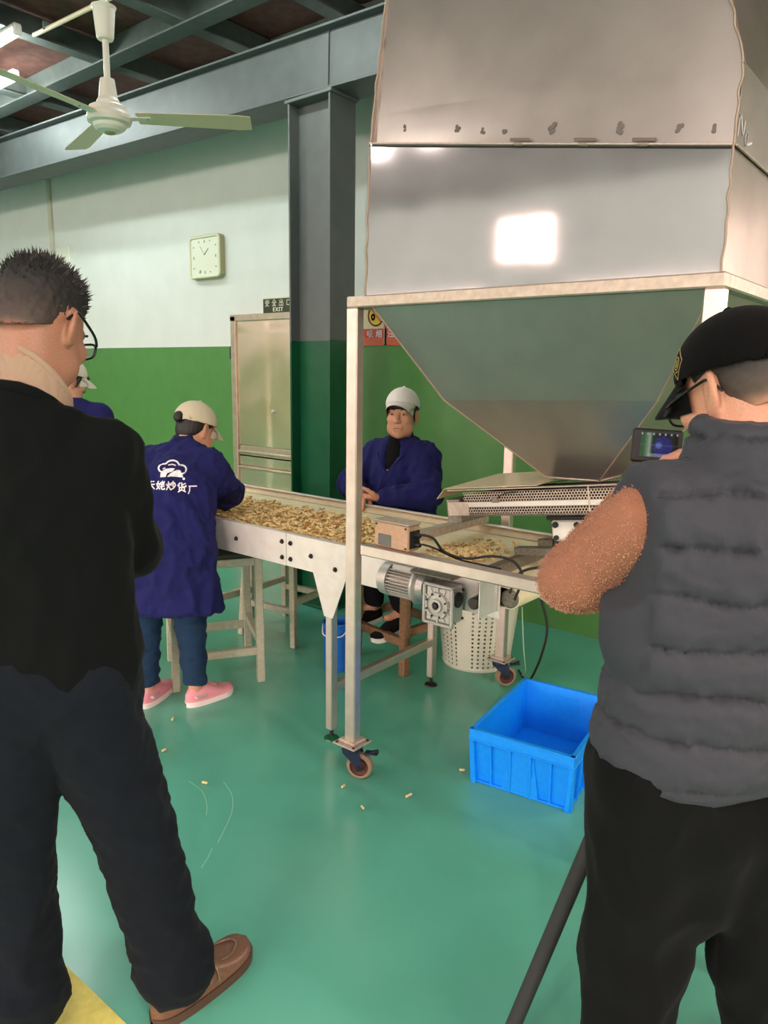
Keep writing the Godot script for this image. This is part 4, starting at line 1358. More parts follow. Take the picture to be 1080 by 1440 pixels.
func crate() -> void:
	var t := thing("plastic_crate", "empty bright blue plastic crate standing on the floor under the hopper", "crate", V(-1.175, 0, -2.455), deg_to_rad(7.5))
	var w := 0.395
	var l := 0.55
	var h := 0.216
	var th := 0.005
	put(box(V(w - 0.03, 0.006, l - 0.03), 0.002), "crate_floor", M.crate, t, V(0, 0.008, 0))
	for k in 4:
		var lw := w if k % 2 == 0 else l
		var dist := (l if k % 2 == 0 else w) * 0.5
		var side := Node3D.new()
		side.name = "crate_side"
		t.add_child(side, true)
		side.rotation.y = PI / 2 * k
		var bot := 0.94
		# a wall leaning slightly outwards
		var b0 := V(-lw * 0.5 * bot, 0.0, dist * bot - 0.012)
		var b1 := V(lw * 0.5 * bot, 0.0, dist * bot - 0.012)
		var t0 := V(-lw * 0.5 + 0.008, h, dist - 0.012)
		var t1 := V(lw * 0.5 - 0.008, h, dist - 0.012)
		put(plate(b0, b1, t1, t0, th), "wall_sheet", M.crate, side)
		var out := V(0, 0, 0.008)
		var n := 5 if k % 2 == 0 else 6
		for i in n + 1:
			var u := float(i) / n
			var p := b0.lerp(b1, u) + out * 0.4
			var q := t0.lerp(t1, u) + out * 0.4 - V(0, 0.03, 0)
			var wide := 0.016 if i in [0, n] else 0.008
			put(bar(p, q, wide, 0.018, V(0, 0, 1), 0.002), "rib", M.crate, side)
		if k % 2 == 0:
			# the wedge-shaped label panel in the middle of the end wall
			var poly := PackedVector2Array([V2(-0.045, h - 0.035), V2(0.045, h - 0.035), V2(0.07, 0.01), V2(-0.07, 0.01)])
			put(prism(poly, 0.011, Transform3D(Basis(Vector3.RIGHT, (dist - dist * bot) / h * 0.35), V(0, 0, dist * bot - 0.012))), "label_panel", M.crate, side)
		var rim := begin()
		add_box(rim, Transform3D(Basis(), V(0, h - 0.003, dist - 0.008)), V(lw, 0.007, 0.018), 0.002)
		add_box(rim, Transform3D(Basis(), V(0, h - 0.022, dist - 0.003)), V(lw, 0.034, 0.005), 0.002)
		add_box(rim, Transform3D(Basis(), V(0, h - 0.042, dist - 0.004)), V(lw, 0.006, 0.012), 0.002)
		put(done(rim), "rim", M.crate, side)
		if k % 2 == 1:
			for z in [-0.06, 0.06]:
				put(box(V(0.02, 0.035, 0.01), 0.002), "grip_stop", M.crate, side, V(z, h - 0.03, dist + 0.003))
			put(box(V(0.09, 0.02, 0.006), 0.002), "grip_slot", mat(rgb(8, 60, 128), 0.6), side, V(0, h - 0.024, dist - 0.002))
		put(bar(b0 + V(0, 0.005, 0.002), b1 + V(0, 0.005, 0.002), 0.014, 0.01, Vector3.UP, 0.002), "bottom_edge", M.crate, side)

func basket() -> void:
	var t := thing("plastic_basket", "tall white perforated plastic basket standing behind the conveyor drive", "basket", V(-1.95, 0, -3.19))
	var h := 0.45
	var r0 := 0.175
	var r1 := 0.225
	var cols := 120
	var rows := 40
	var st := begin()
	var at := func(c: int, y: float, inner: float) -> Vector3:
		var a := TAU * c / cols
		var r: float = lerpf(r0, r1, y / h) - inner
		return V(cos(a) * r, y, sin(a) * r)
	for c in cols:
		var mid := TAU * (c + 0.5) / cols
		var out := V(cos(mid), 0, sin(mid))
		for r in rows:
			var hole := r > 1 and r < rows - 4 and r % 2 == 0 and c % 3 == 0 and (c % 24) > 3
			if hole:
				continue
			var y0 := h * r / rows
			var y1 := h * (r + 1) / rows
			quad(st, at.call(c, y0, 0.0), at.call(c + 1, y0, 0.0), at.call(c + 1, y1, 0.0), at.call(c, y1, 0.0), out, 1)
			quad(st, at.call(c, y0, 0.003), at.call(c + 1, y0, 0.003), at.call(c + 1, y1, 0.003), at.call(c, y1, 0.003), -out, 2)
	put(done(st), "perforated_wall", M.basket, t)
	put(lathe([Vector2(0, 0.002), Vector2(r0, 0.002), Vector2(r0 + 0.004, 0.008), Vector2(r0, 0.014), Vector2(0, 0.012)], 48), "basket_floor", M.basket, t)
	var ring := []
	for k in 48:
		ring.append(V(cos(TAU * k / 48) * (r1 + 0.004), h, sin(TAU * k / 48) * (r1 + 0.004)))
	put(tube(ring, 0.009, 8, true), "rim", M.basket, t)
	for s in [0.0, PI]:
		var d := V(0.8, 0, -0.6).rotated(Vector3.UP, s)
		var u := d.cross(Vector3.UP)
		put(tube(curve([d * r1 - u * 0.06 + V(0, h, 0), d * (r1 + 0.045) - u * 0.045 + V(0, h + 0.005, 0), d * (r1 + 0.05) + u * 0.045 + V(0, h + 0.005, 0), d * r1 + u * 0.06 + V(0, h, 0)], 5), 0.01, 8), "handle", M.basket, t)
	# husks inside, seen through the holes
	var heap := FieldHeap(0.13, 0.14)
	var o := put(heap, "husk_heap", mottled(rgb(150, 112, 70), rgb(196, 158, 108), 0.2, 14.0, 0.9, 0.0, 91), t)
	o.set_meta("kind", "stuff")

func FieldHeap(r: float, h: float) -> ArrayMesh:
	var prof := []
	for i in 9:
		var u := i / 8.0
		prof.append(Vector2(r * (1.0 - u * u * 0.2) if i < 6 else r * (1.0 - (u - 0.55) * 2.1), 0.015 + h * u))
	prof.append(Vector2(0, 0.015 + h))
	return lathe(prof, 30, true)

func blue_bin() -> void:
	var t := thing("blue_bin", "small blue plastic bin half hidden behind the conveyor leg", "bin", V(-2.43, 0, -2.62), 0.5)
	put(lathe([Vector2(0, 0.0), Vector2(0.055, 0.0), Vector2(0.06, 0.004), Vector2(0.066, 0.24), Vector2(0.07, 0.245), Vector2(0.07, 0.255), Vector2(0.063, 0.255), Vector2(0.057, 0.01), Vector2(0, 0.008)], 28), "bin_body", M.blue_bin, t)
	put(tube(curve([V(-0.068, 0.24, 0), V(-0.045, 0.2, 0.07), V(0.045, 0.2, 0.07), V(0.068, 0.24, 0)], 6), 0.003, 6), "bail_handle", M.white, t)

func peanut_mesh(sd: int) -> ArrayMesh:
	var r := RandomNumberGenerator.new()
	r.seed = sd
	var prof := []
	var a := r.randf_range(0.0052, 0.0063)
	var b := r.randf_range(0.0048, 0.006)
	var waist := r.randf_range(0.62, 0.85)
	var l := r.randf_range(0.024, 0.031)
	for i in 9:
		var u := i / 8.0
		var rr := sqrt(maxf(0.0, 1.0 - pow(2.0 * u - 1.0, 4.0))) * lerpf(a, b, u)
		rr *= 1.0 - (1.0 - waist) * exp(-pow((u - 0.5) / 0.16, 2.0))
		prof.append(Vector2(maxf(rr, 0.0), l * (u - 0.5)))
	return lathe(prof, 8, true)

func peanuts() -> void:
	var r := RandomNumberGenerator.new()
	r.seed = 77
	var meshes := []
	for i in 6:
		meshes.append(peanut_mesh(100 + i))
	var mats := [M.peanut, mottled(rgb(176, 132, 76), rgb(214, 176, 116), 0.06, 30.0, 0.8, 0.0, 93), mottled(rgb(214, 182, 124), rgb(240, 216, 164), 0.06, 30.0, 0.8, 0.0, 94)]
	var all := []
	var pose := func(x: float, y: float, z: float) -> Transform3D:
		var a := r.randf_range(0, TAU)
		var tilt := r.randf_range(-0.25, 0.25)
		var dir := V(cos(a), tilt, sin(a)).normalized()
		return axis_t(V(x, y, z), dir)
	var tries := 0
	while all.size() < 2900 and tries < 30000:
		tries += 1
		var x := r.randf_range(-3.45, -1.72)
		var z := r.randf_range(-2.70, -2.115)
		var far := (z + 2.115) / -0.585
		var dens := clampf((0.86 - far) * 5.0, 0.0, 1.0) * clampf((-1.74 - x) * 8.0, 0.15, 1.0)
		if far < 0.12:
			dens *= 0.6
		if r.randf() > dens:
			continue
		all.append(pose.call(x, 0.811 + (0.011 if r.randf() < 0.35 else 0.0), z))
	for i in 190:
		var x := -1.52 + r.randfn(0.0, 0.07)
		var z := -2.42 + r.randfn(0.0, 0.10)
		if x < -1.31 and x > -1.66 and absf(z + 2.42) < 0.27:
			all.append(pose.call(x, 0.811, z))
	var eye := V(0, 1.5, 0)
	all.sort_custom(func(p: Transform3D, q: Transform3D) -> bool: return p.origin.distance_squared_to(eye) < q.origin.distance_squared_to(eye))
	var first: MeshInstance3D
	for i in 290:
		var o := put(meshes[i % 6], "peanut", mats[r.randi() % 3], self)
		o.transform = all[i]
		tag(o, "unshelled tan peanut lying on the cream conveyor belt with many others", "peanut", "unshelled peanuts on the conveyor belt")
	for k in 3:
		var mm := MultiMesh.new()
		mm.transform_format = MultiMesh.TRANSFORM_3D
		mm.mesh = meshes[k * 2]
		var mine := []
		for i in range(290, all.size()):
			if i % 3 == k:
				mine.append(all[i])
		mm.instance_count = mine.size()
		for i in mine.size():
			mm.set_instance_transform(i, mine[i])
		var mi := MultiMeshInstance3D.new()
		mi.name = numbered("peanut_spread")
		mi.multimesh = mm
		mi.material_override = mats[k]
		add_child(mi)
		tag(mi, ["thick spread of unshelled peanuts covering the belt before the bending woman", "darker unshelled peanuts mixed into the spread on the belt", "paler unshelled peanuts mixed into the spread on the belt"][k], "peanuts")
		mi.set_meta("kind", "stuff")
	var spots := [[-2.059, -1.515, "lone peanut on the floor beside the pale curved scratches"], [-2.373, -1.557, "lone peanut on the floor nearest the dark-coated man's knee"], [-2.573, -1.738, "lone peanut on the floor just in front of the pink shoes"], [-1.658, -1.828, "lone peanut on the floor touching the front caster wheel"], [-1.389, -2.206, "lone peanut on the floor left of the blue crate corner"], [-1.517, -1.773, "lone peanut on the floor in front of the caster, towards the camera"], [-1.44, -1.936, "broken peanut shell on the floor between caster and crate"]]
	for s in spots:
		var o := put(meshes[r.randi() % 6], "floor_peanut", mats[2], self)
		o.transform = pose.call(s[0], 0.0072, s[1])
		tag(o, s[2], "peanut")

func cable(called: String, label: String, pts: Array, rad: float, m: Material) -> void:
	var o := put(tube(curve(pts, 8), rad, 8), called, m, self)
	tag(o, label, "cable")

func cables() -> void:
	cable("power_cable", "black cable looping from the junction box over the belt to the scraper bar", [V(-1.412, 0.966, -1.94), V(-1.38, 0.955, -1.96), V(-1.36, 0.905, -2.0), V(-1.31, 0.88, -2.06), V(-1.24, 0.893, -2.1), V(-1.17, 0.885, -2.12), V(-1.12, 0.845, -2.1), V(-1.1, 0.79, -2.02)], 0.0045, M.black)
	cable("power_cable", "thinner black cable lying low across the belt beside the junction box", [V(-1.412, 0.934, -1.94), V(-1.38, 0.92, -1.97), V(-1.34, 0.875, -2.05), V(-1.28, 0.86, -2.09), V(-1.2, 0.855, -2.1)], 0.0035, M.black)
	cable("power_cable", "short black cable arching over the near end of the belt at right", [V(-1.13, 0.80, -2.04), V(-1.12, 0.86, -2.08), V(-1.06, 0.882, -2.12), V(-1.0, 0.86, -2.16), V(-0.96, 0.83, -2.2)], 0.0045, M.black)
	cable("hanging_cable", "black cable hanging down to the floor right of the white basket", [V(-1.57, 0.80, -2.84), V(-1.53, 0.66, -2.94), V(-1.514, 0.515, -3.0), V(-1.47, 0.35, -3.02), V(-1.49, 0.2, -3.02), V(-1.55, 0.06, -3.05), V(-1.62, 0.008, -3.12), V(-1.7, 0.008, -3.2)], 0.006, M.black)
	cable("hanging_cable", "thin pale green wire hanging down beside the black cable", [V(-1.62, 0.4, -3.05), V(-1.6, 0.2, -3.05), V(-1.61, 0.06, -3.1), V(-1.66, 0.006, -3.16)], 0.003, mat(rgb(150, 190, 160), 0.5))
	cable("hanging_wire", "thin white wire sagging under the front rail towards the right", [V(-1.56, 0.62, -2.86), V(-1.5, 0.56, -2.88), V(-1.44, 0.51, -2.9), V(-1.35, 0.49, -2.9), V(-1.24, 0.53, -2.88), V(-1.1, 0.66, -2.8)], 0.0035, mat(rgb(206, 198, 176), 0.5))

func floor_marks() -> void:
	var f := thing("floor_line", "yellow painted line on the green floor at the man's left shoe", "floor line", V(-1.5, 0.0, -0.7))
	put(plate(V(-1.665, 0.0012, -0.60) - f.position, V(-0.85, 0.0012, -0.60) - f.position, V(-0.85, 0.0012, -0.775) - f.position, V(-1.665, 0.0012, -0.765) - f.position, 0.001), "painted_stripe", mottled(rgb(214, 204, 92), rgb(232, 222, 116), 0.03, 2.0, 0.45, 0.0, 95), f)
	var st := begin()
	var flat := func(p: Vector2) -> Vector3: return V(p.x, 0.0006, p.y)
	for arc in [[V(-2.02, 0, -1.57), V(-1.93, 0, -1.535), V(-1.85, 0, -1.47), V(-1.79, 0, -1.39), V(-1.75, 0, -1.33)], [V(-2.12, 0, -1.49), V(-2.03, 0, -1.48), V(-1.95, 0, -1.44), V(-1.9, 0, -1.4)], [V(-1.74, 0, -1.3), V(-1.715, 0, -1.265), V(-1.69, 0, -1.22)]]:
		var line := []
		for q in curve(arc, 6):
			line.append(V2(q.x, q.z))
		add_line(st, line, 0.0028, flat, Vector3.UP)
	var sc := put(done(st), "floor_scratch", mat(rgb(138, 198, 172), 0.6), self)
	tag(sc, "pale curved scratches in the green floor paint at the lower left", "scratch")

# ------------------------------------------------------------------ people
const FACE := Basis()

func head_basis(yaw: float, pitch: float, tilt := 0.0, size := 1.0) -> Basis:   # face looks along -z; yaw from -z towards -x, pitch down
	return Basis.from_euler(V(deg_to_rad(-pitch), deg_to_rad(yaw), deg_to_rad(tilt))).scaled(Vector3.ONE * size)

func head_field(neck: Vector3) -> Field:   # in head space: origin between the eyes and the ears, face to -z, +x the person's right
	var f := Field.new()
	f.ell(V(0, 0.035, 0.015), V(0.072, 0.083, 0.092))
	f.ell(V(0, -0.025, -0.022), V(0.062, 0.085, 0.068), 0.03)
	f.cap(V(-0.034, -0.072, -0.03), V(0.034, -0.072, -0.03), 0.034, 0.034, 0.03)
	f.ell(V(0, -0.1, -0.062), V(0.026, 0.02, 0.022), 0.025)
	f.cap(V(0, 0.012, -0.086), V(0, -0.03, -0.102), 0.008, 0.012, 0.012)
	f.ell(V(0.011, -0.034, -0.094), V(0.009, 0.007, 0.01), 0.008)
	f.ell(V(-0.011, -0.034, -0.094), V(0.009, 0.007, 0.01), 0.008)
	f.cap(V(-0.034, 0.024, -0.074), V(0.034, 0.024, -0.074), 0.012, 0.012, 0.015)
	for s in [-1.0, 1.0]:
		f.ell(V(s * 0.04, -0.022, -0.066), V(0.022, 0.02, 0.018), 0.02)
		f.ell(V(s * 0.031, 0.004, -0.093), V(0.017, 0.011, 0.012), 0.01, Basis(), true)
		f.ell(V(s * 0.031, 0.003, -0.076), V(0.014, 0.012, 0.012), 0.004)
		var e := Basis(Vector3.UP, s * 0.45)
		f.ell(V(s * 0.076, -0.004, 0.016), V(0.009, 0.033, 0.02), 0.008, e)
		f.ell(V(s * 0.072, -0.03, 0.008), V(0.008, 0.012, 0.01), 0.006, e)
		f.ell(V(s * 0.086, 0.002, 0.012), V(0.006, 0.02, 0.011), 0.006, e, true)
	f.cap(V(-0.019, -0.064, -0.084), V(0.019, -0.064, -0.084), 0.006, 0.006, 0.008)
	f.cap(V(-0.015, -0.074, -0.083), V(0.015, -0.074, -0.083), 0.007, 0.007, 0.008)
	f.cap(V(0, -0.05, 0.028), neck, 0.054, 0.058, 0.035)
	return f

func add_arrays(st: SurfaceTool, arrays: Array, t: Transform3D) -> void:
	var m := ArrayMesh.new()
	m.add_surface_from_arrays(Mesh.PRIMITIVE_TRIANGLES, arrays)
	st.append_from(m, 0, t)

# a hand with palm, four fingers and a thumb. fwd: wrist to fingers; down: where the palm faces; side: +1 thumb towards fwd x down
func hand_field(w: Vector3, fwd: Vector3, down: Vector3, thumb: float, curl: float, spread := 0.12) -> Field:
	var f := Field.new()
	fwd = fwd.normalized()
	down = (down - fwd * down.dot(fwd)).normalized()
	var side := fwd.cross(down).normalized() * thumb
	var palm := w + fwd * 0.085
	f.cap(w - fwd * 0.02, w + fwd * 0.02, 0.026, 0.027, 0.02, down, 0.72)
	f.cap(w + fwd * 0.03 + side * 0.018, palm + side * 0.026, 0.018, 0.014, 0.015)
	f.cap(w + fwd * 0.03, palm + side * 0.006, 0.019, 0.014, 0.015)
	f.cap(w + fwd * 0.03 - side * 0.012, palm - side * 0.012, 0.018, 0.013, 0.015)
	f.cap(w + fwd * 0.03 - side * 0.02, palm - fwd * 0.006 - side * 0.03, 0.016, 0.012, 0.015)
	var off := [0.029, 0.0095, -0.01, -0.029]
	var lens := [0.07, 0.078, 0.072, 0.056]
	for i in 4:
		var p: Vector3 = palm + side * off[i] - fwd * (0.006 if i == 3 else 0.0)
		var a := 0.0
		var r := 0.0092 if i < 3 else 0.008
		for seg in 3:
			a += curl * [0.7, 1.0, 0.7][seg] * (1.0 + 0.12 * i)
			var d: Vector3 = (fwd * cos(a) + down * sin(a) + side * off[i] * spread * 10.0 * cos(a) * 0.5).normalized()
			var q: Vector3 = p + d * lens[i] * [0.44, 0.32, 0.26][seg]
			f.cap(p, q, r, r * 0.92, 0.004)
			p = q
			r *= 0.92
	var tp := w + fwd * 0.03 + side * 0.024
	var t1 := tp + (fwd * 0.55 + side * 0.75 + down * 0.35).normalized() * 0.036
	var t2 := t1 + (fwd * 0.85 + side * 0.3 + down * (0.25 + curl * 0.3)).normalized() * 0.032
	var t3 := t2 + (fwd * 0.9 - side * 0.05 + down * (0.2 + curl * 0.4)).normalized() * 0.026
	f.cap(tp, t1, 0.0135, 0.0115, 0.012)
	f.cap(t1, t2, 0.011, 0.0105, 0.004)
	f.cap(t2, t3, 0.0105, 0.0085, 0.004)
	return f

# one continuous body: a coarse field for trunk and limbs, finer ones for head and hands, in one mesh
func body_mesh(j: Dictionary, base: Vector3, hb: Basis, hands: Array) -> ArrayMesh:
	var st := begin()
	var b := Field.new()
	b.cap(j.hip, j.chest, 0.11, 0.12, 0.03)
	b.cap(j.chest, j.neck - V(0, 0.05, 0), 0.11, 0.07, 0.05)
	b.cap(j.neck - V(0, 0.06, 0), j.neck + (j.head - j.neck) * 0.3, 0.055, 0.05, 0.03)
	for s in ["r", "l"]:
		b.cap(j.neck - V(0, 0.08, 0), j[s + "sh"], 0.06, 0.05, 0.04)
		b.cap(j[s + "sh"], j[s + "elb"], 0.045, 0.035, 0.03)
		b.cap(j[s + "elb"], j[s + "wr"], 0.035, 0.023, 0.02)
		b.cap(j.hip, j[s + "hip"], 0.1, 0.08, 0.04)
		b.cap(j[s + "hip"], j[s + "knee"], 0.07, 0.05, 0.03)
		b.cap(j[s + "knee"], j[s + "ank"], 0.048, 0.034, 0.02)
		b.cap(j[s + "ank"] - V(0, 0.03, 0), j[s + "ank"] - V(0, 0.035, 0) + j[s + "foot"] * 0.1, 0.03, 0.022, 0.02)
	b.build(0.02)
	add_arrays(st, b.nets(base), Transform3D())
	var hf := head_field(hb.inverse() * (j.neck - j.head) * 1.05)
	hf.build(0.004)
	add_arrays(st, hf.nets(), Transform3D(hb, j.head - base))
	for h in hands:
		h.build(0.0035)
		add_arrays(st, h.nets(base), Transform3D())
	st.generate_normals()
	return st.commit()

func eyes(parent: Node3D, at: Vector3, hb: Basis) -> void:
	var eye_white := mat(rgb(196, 178, 166), 0.4)
	for s in [-1.0, 1.0]:
		put(lathe([Vector2(0, -0.0062), Vector2(0.0045, -0.0045), Vector2(0.0062, 0), Vector2(0.0045, 0.0045), Vector2(0, 0.0062)], 12, true), "eye", eye_white, parent, at + hb * V(s * 0.031, 0.003, -0.0845))
		var st := begin()
		add_lathe(st, axis_t(at + hb * V(s * 0.031, 0.003, -0.0885), hb * V(0, 0, -1)), [Vector2(0, 0.003), Vector2(0.0048, 0.0022), Vector2(0.0054, 0)], 10)
		put(done(st), "iris", M.hair, parent)
		put(tube([at + hb * V(s * 0.016, 0.026, -0.0915), at + hb * V(s * 0.032, 0.031, -0.089), at + hb * V(s * 0.05, 0.024, -0.078)], 0.003, 6, false, 1.0), "eyebrow", M.hair, parent)
	put(tube([at + hb * V(-0.02, -0.0685, -0.0885), at + hb * V(0, -0.067, -0.0915), at + hb * V(0.02, -0.0685, -0.0885)], 0.0028, 6), "lips", mat(rgb(150, 84, 78), 0.5), parent)

func baseball_cap(parent: Node3D, at: Vector3, hb: Basis, m: Material, size := 1.0, lift := 0.0) -> Node3D:
	var c := Node3D.new()
	c.name = "cap"
	parent.add_child(c, true)
	c.transform = Transform3D(hb * Basis(Vector3.RIGHT, deg_to_rad(lift)), at)
	var f := Field.new()
	f.ell(V(0, 0.04, 0.008), V(0.087, 0.092, 0.106) * size, 0.01)
	f.plane(V(0, -1, -0.12), V(0, 0.03, 0))
	f.ell(V(0, 0.035, 0.01), V(0.08, 0.084, 0.098) * size, 0.003, Basis(), true)
	var seam := func(p: Vector3, n: Vector3) -> float:
		var a := atan2(p.x, p.z - 0.008)
		var g := absf(fposmod(a / TAU * 6.0 + 0.5, 1.0) - 0.5) * TAU / 6.0 * Vector2(p.x, p.z).length()
		return -0.0013 * exp(-pow(g / 0.0025, 2.0)) if n.y > -0.3 else 0.0
	put(field_mesh(f, 0.0045, Vector3.ZERO, seam), "crown", m, c)
	put(lathe([Vector2(0, 0.0), Vector2(0.009, 0.0), Vector2(0.009, 0.004), Vector2(0.005, 0.008), Vector2(0, 0.009)], 14, true), "button", m, c, V(0, 0.04 + 0.091 * size, 0.008))
	# the brim: a curved sheet with thickness
	var st := begin()
	var nu := 16
	var nv := 6
	var pt := func(i: int, k: int, d: float) -> Vector3:
		var u := -1.0 + 2.0 * i / nu
		var v := float(k) / nv
		var inner := V(sin(u * 1.12) * 0.0845 * size, 0.043 - 0.009 * u * u, 0.009 - cos(u * 1.12) * 0.1025 * size)
		var reach := 0.078 * sqrt(maxf(0.0, 1.0 - pow(absf(u), 3.0)))
		var o := inner + V(-u * 0.010 * v, -0.020 * v - 0.010 * v * v - 0.022 * u * u * v, -reach * v)
		return o + V(0, d, 0)
	for i in nu:
		for k in nv:
			for d in [0.0, -0.0035]:
				quad(st, pt.call(i, k, d), pt.call(i + 1, k, d), pt.call(i + 1, k + 1, d), pt.call(i, k + 1, d), V(0, 1 if d == 0.0 else -1, 0), 1 if d == 0.0 else 2)
		quad(st, pt.call(i, nv, 0.0), pt.call(i + 1, nv, 0.0), pt.call(i + 1, nv, -0.0035), pt.call(i, nv, -0.0035), V(0, 0, -1), 3)
	put(done(st), "brim", m, c)
	return c

func glasses(parent: Node3D, at: Vector3, hb: Basis, r: float, half: float) -> void:
	var g := Node3D.new()
	g.name = "glasses"
	parent.add_child(g, true)
	g.transform = Transform3D(hb, at)
	var frame := mat(rgb(20, 19, 20), 0.35)
	for s in [-1.0, 1.0]:
		var ring := []
		for k in 20:
			var a := TAU * k / 20
			var x := signf(cos(a)) * pow(absf(cos(a)), 0.6) * 0.026
			var y := signf(sin(a)) * pow(absf(sin(a)), 0.6) * half
			ring.append(V(s * 0.034 + x, 0.0 + y, -0.108 + absf(s * 0.034 + x) * 0.16))
		put(tube(ring, r, 6, true), "rim", frame, g)
		put(tube(curve([V(s * 0.06, 0.012, -0.1), V(s * 0.076, 0.013, -0.06), V(s * 0.081, 0.02, 0.0), V(s * 0.082, 0.018, 0.022), V(s * 0.078, -0.006, 0.042)], 4), r * 1.15, 6), "temple", frame, g)
		var poly := PackedVector2Array()
		for p in ring:
			poly.append(V2(p.x, p.y))
		put(prism(poly, 0.0015, Transform3D(Basis(V(1, 0, s * 0.16), V(0, 1, 0), V(0, 0, 1)), V(0, 0, -0.108))), "lens", M.glass, g)
	put(tube(curve([V(-0.01, 0.004, -0.107), V(0, 0.008, -0.11), V(0.01, 0.004, -0.107)], 4), r, 6), "bridge", frame, g)

func shoe(parent: Node3D, heel: Vector3, dir: Vector3, length: float, width: float, top: float, m: Material, sole_m: Material, lace_m: Material, sporty: bool, pitch := 0.0) -> void:
	var s := Node3D.new()
	s.name = "shoe"
	parent.add_child(s, true)
	var z := -V(dir.x, 0, dir.z).normalized()
	s.transform = Transform3D(Basis(Vector3.UP.cross(z), Vector3.UP, z) * Basis(V(1, 0, 0), pitch), heel)
	var half := func(t: float) -> float: return width * 0.5 * (0.72 + 0.28 * sin(clampf((t - 0.1) * 1.6, -0.5, 1.0) * PI * 0.5)) * sqrt(maxf(0.0, 1.0 - pow(absf(2.0 * t - 1.0), 5.0)))
	var up := func(t: float) -> float: return lerpf(top, top * 0.42, smoothstep(0.25, 0.8, t)) * sqrt(maxf(0.05, 1.0 - pow(t, 7.0))) * sqrt(maxf(0.3, 1.0 - pow(1.0 - t, 8.0)))
	var n := 26
	var m2 := 14
	var st := begin()
	var pt := func(i: int, k: int) -> Vector3:
		var t := float(i) / n
		var a := PI * k / m2
		var hw: float = half.call(t)
		var x: float = signf(cos(a)) * pow(absf(cos(a)), 0.62) * hw
		var lift: float = 0.012 * pow(maxf(0.0, (t - 0.75) / 0.25), 2.0)
		return V(x, 0.018 + lift + pow(sin(a), 0.8) * up.call(t), -t * length)
	for i in n:
		for k in m2:
			var c := V(0, 0.02, -(i + 0.5) / n * length)
			var q: Vector3 = pt.call(i, k)
			quad(st, q, pt.call(i + 1, k), pt.call(i + 1, k + 1), pt.call(i, k + 1), q - c + V(0, 0.01, 0), 1)
	put(done(st), "upper", m, s)
	st = begin()
	for i in n:
		var P := []
		for e in [i, i + 1]:
			var t := float(e) / n
			var w: float = half.call(t) + 0.004
			var lift: float = 0.012 * pow(maxf(0.0, (t - 0.75) / 0.25), 2.0)
			for y in [0.0 + lift * 0.8, 0.024 + lift]:
				for sg in [-1.0, 1.0]:
					P.append(V(sg * w, y, -t * length))
		quad(st, P[0], P[1], P[5], P[4], Vector3.DOWN)
		quad(st, P[2], P[3], P[7], P[6], Vector3.UP)
		quad(st, P[0], P[2], P[6], P[4], Vector3.LEFT, 1)
		quad(st, P[1], P[3], P[7], P[5], Vector3.RIGHT, 2)
	put(done(st), "sole", sole_m, s)
	if sporty:
		for k in 4:
			var t := 0.36 + 0.075 * k
			var y: float = 0.022 + up.call(t)
			put(tube(curve([V(-0.02, y - 0.004, -t * length), V(0, y + 0.002, -(t + 0.02) * length), V(0.02, y - 0.004, -(t + 0.01) * length)], 4), 0.0028, 6), "lace", lace_m, s)
		put(box(V(width * 0.98, 0.012, 0.06), 0.004), "heel_band", lace_m, s, V(0, 0.045, -0.06))
	else:
		var t0 := 0.45
		for e in [0.45, 0.53]:
			var arc := []
			for k in 13:
				var a := PI * (0.08 + 0.84 * k / 12)
				var hw: float = half.call(e) + 0.0015
				arc.append(V(signf(cos(a)) * pow(absf(cos(a)), 0.62) * hw, 0.02 + pow(sin(a), 0.8) * (up.call(e) + 0.001), -e * length))
			put(tube(arc, 0.0035, 6), "strap", lace_m, s)
		var y: float = 0.02 + up.call(0.49)
		put(box(V(0.045, 0.008, 0.04), 0.003), "strap_panel", M.worn_steel if t0 < 0 else lace_m, s, V(0, y + 0.001, -0.49 * length))
		var seam := []
		for k in 11:
			var a := PI * k / 10
			seam.append(V(cos(a) * width * 0.3, 0.021 + up.call(0.62 + 0.24 * sin(a)) * 0.93 + 0.012 * maxf(0, sin(a) - 0.5), -(0.62 + 0.24 * sin(a)) * length))
		put(tube(curve(seam, 3), 0.0025, 6), "toe_seam", lace_m, s)

func dir_of(yaw: float) -> Vector3:   # yaw from -z towards -x
	return V(-sin(deg_to_rad(yaw)), 0, -cos(deg_to_rad(yaw)))

func right_of(yaw: float) -> Vector3:
	return V(cos(deg_to_rad(yaw)), 0, -sin(deg_to_rad(yaw)))

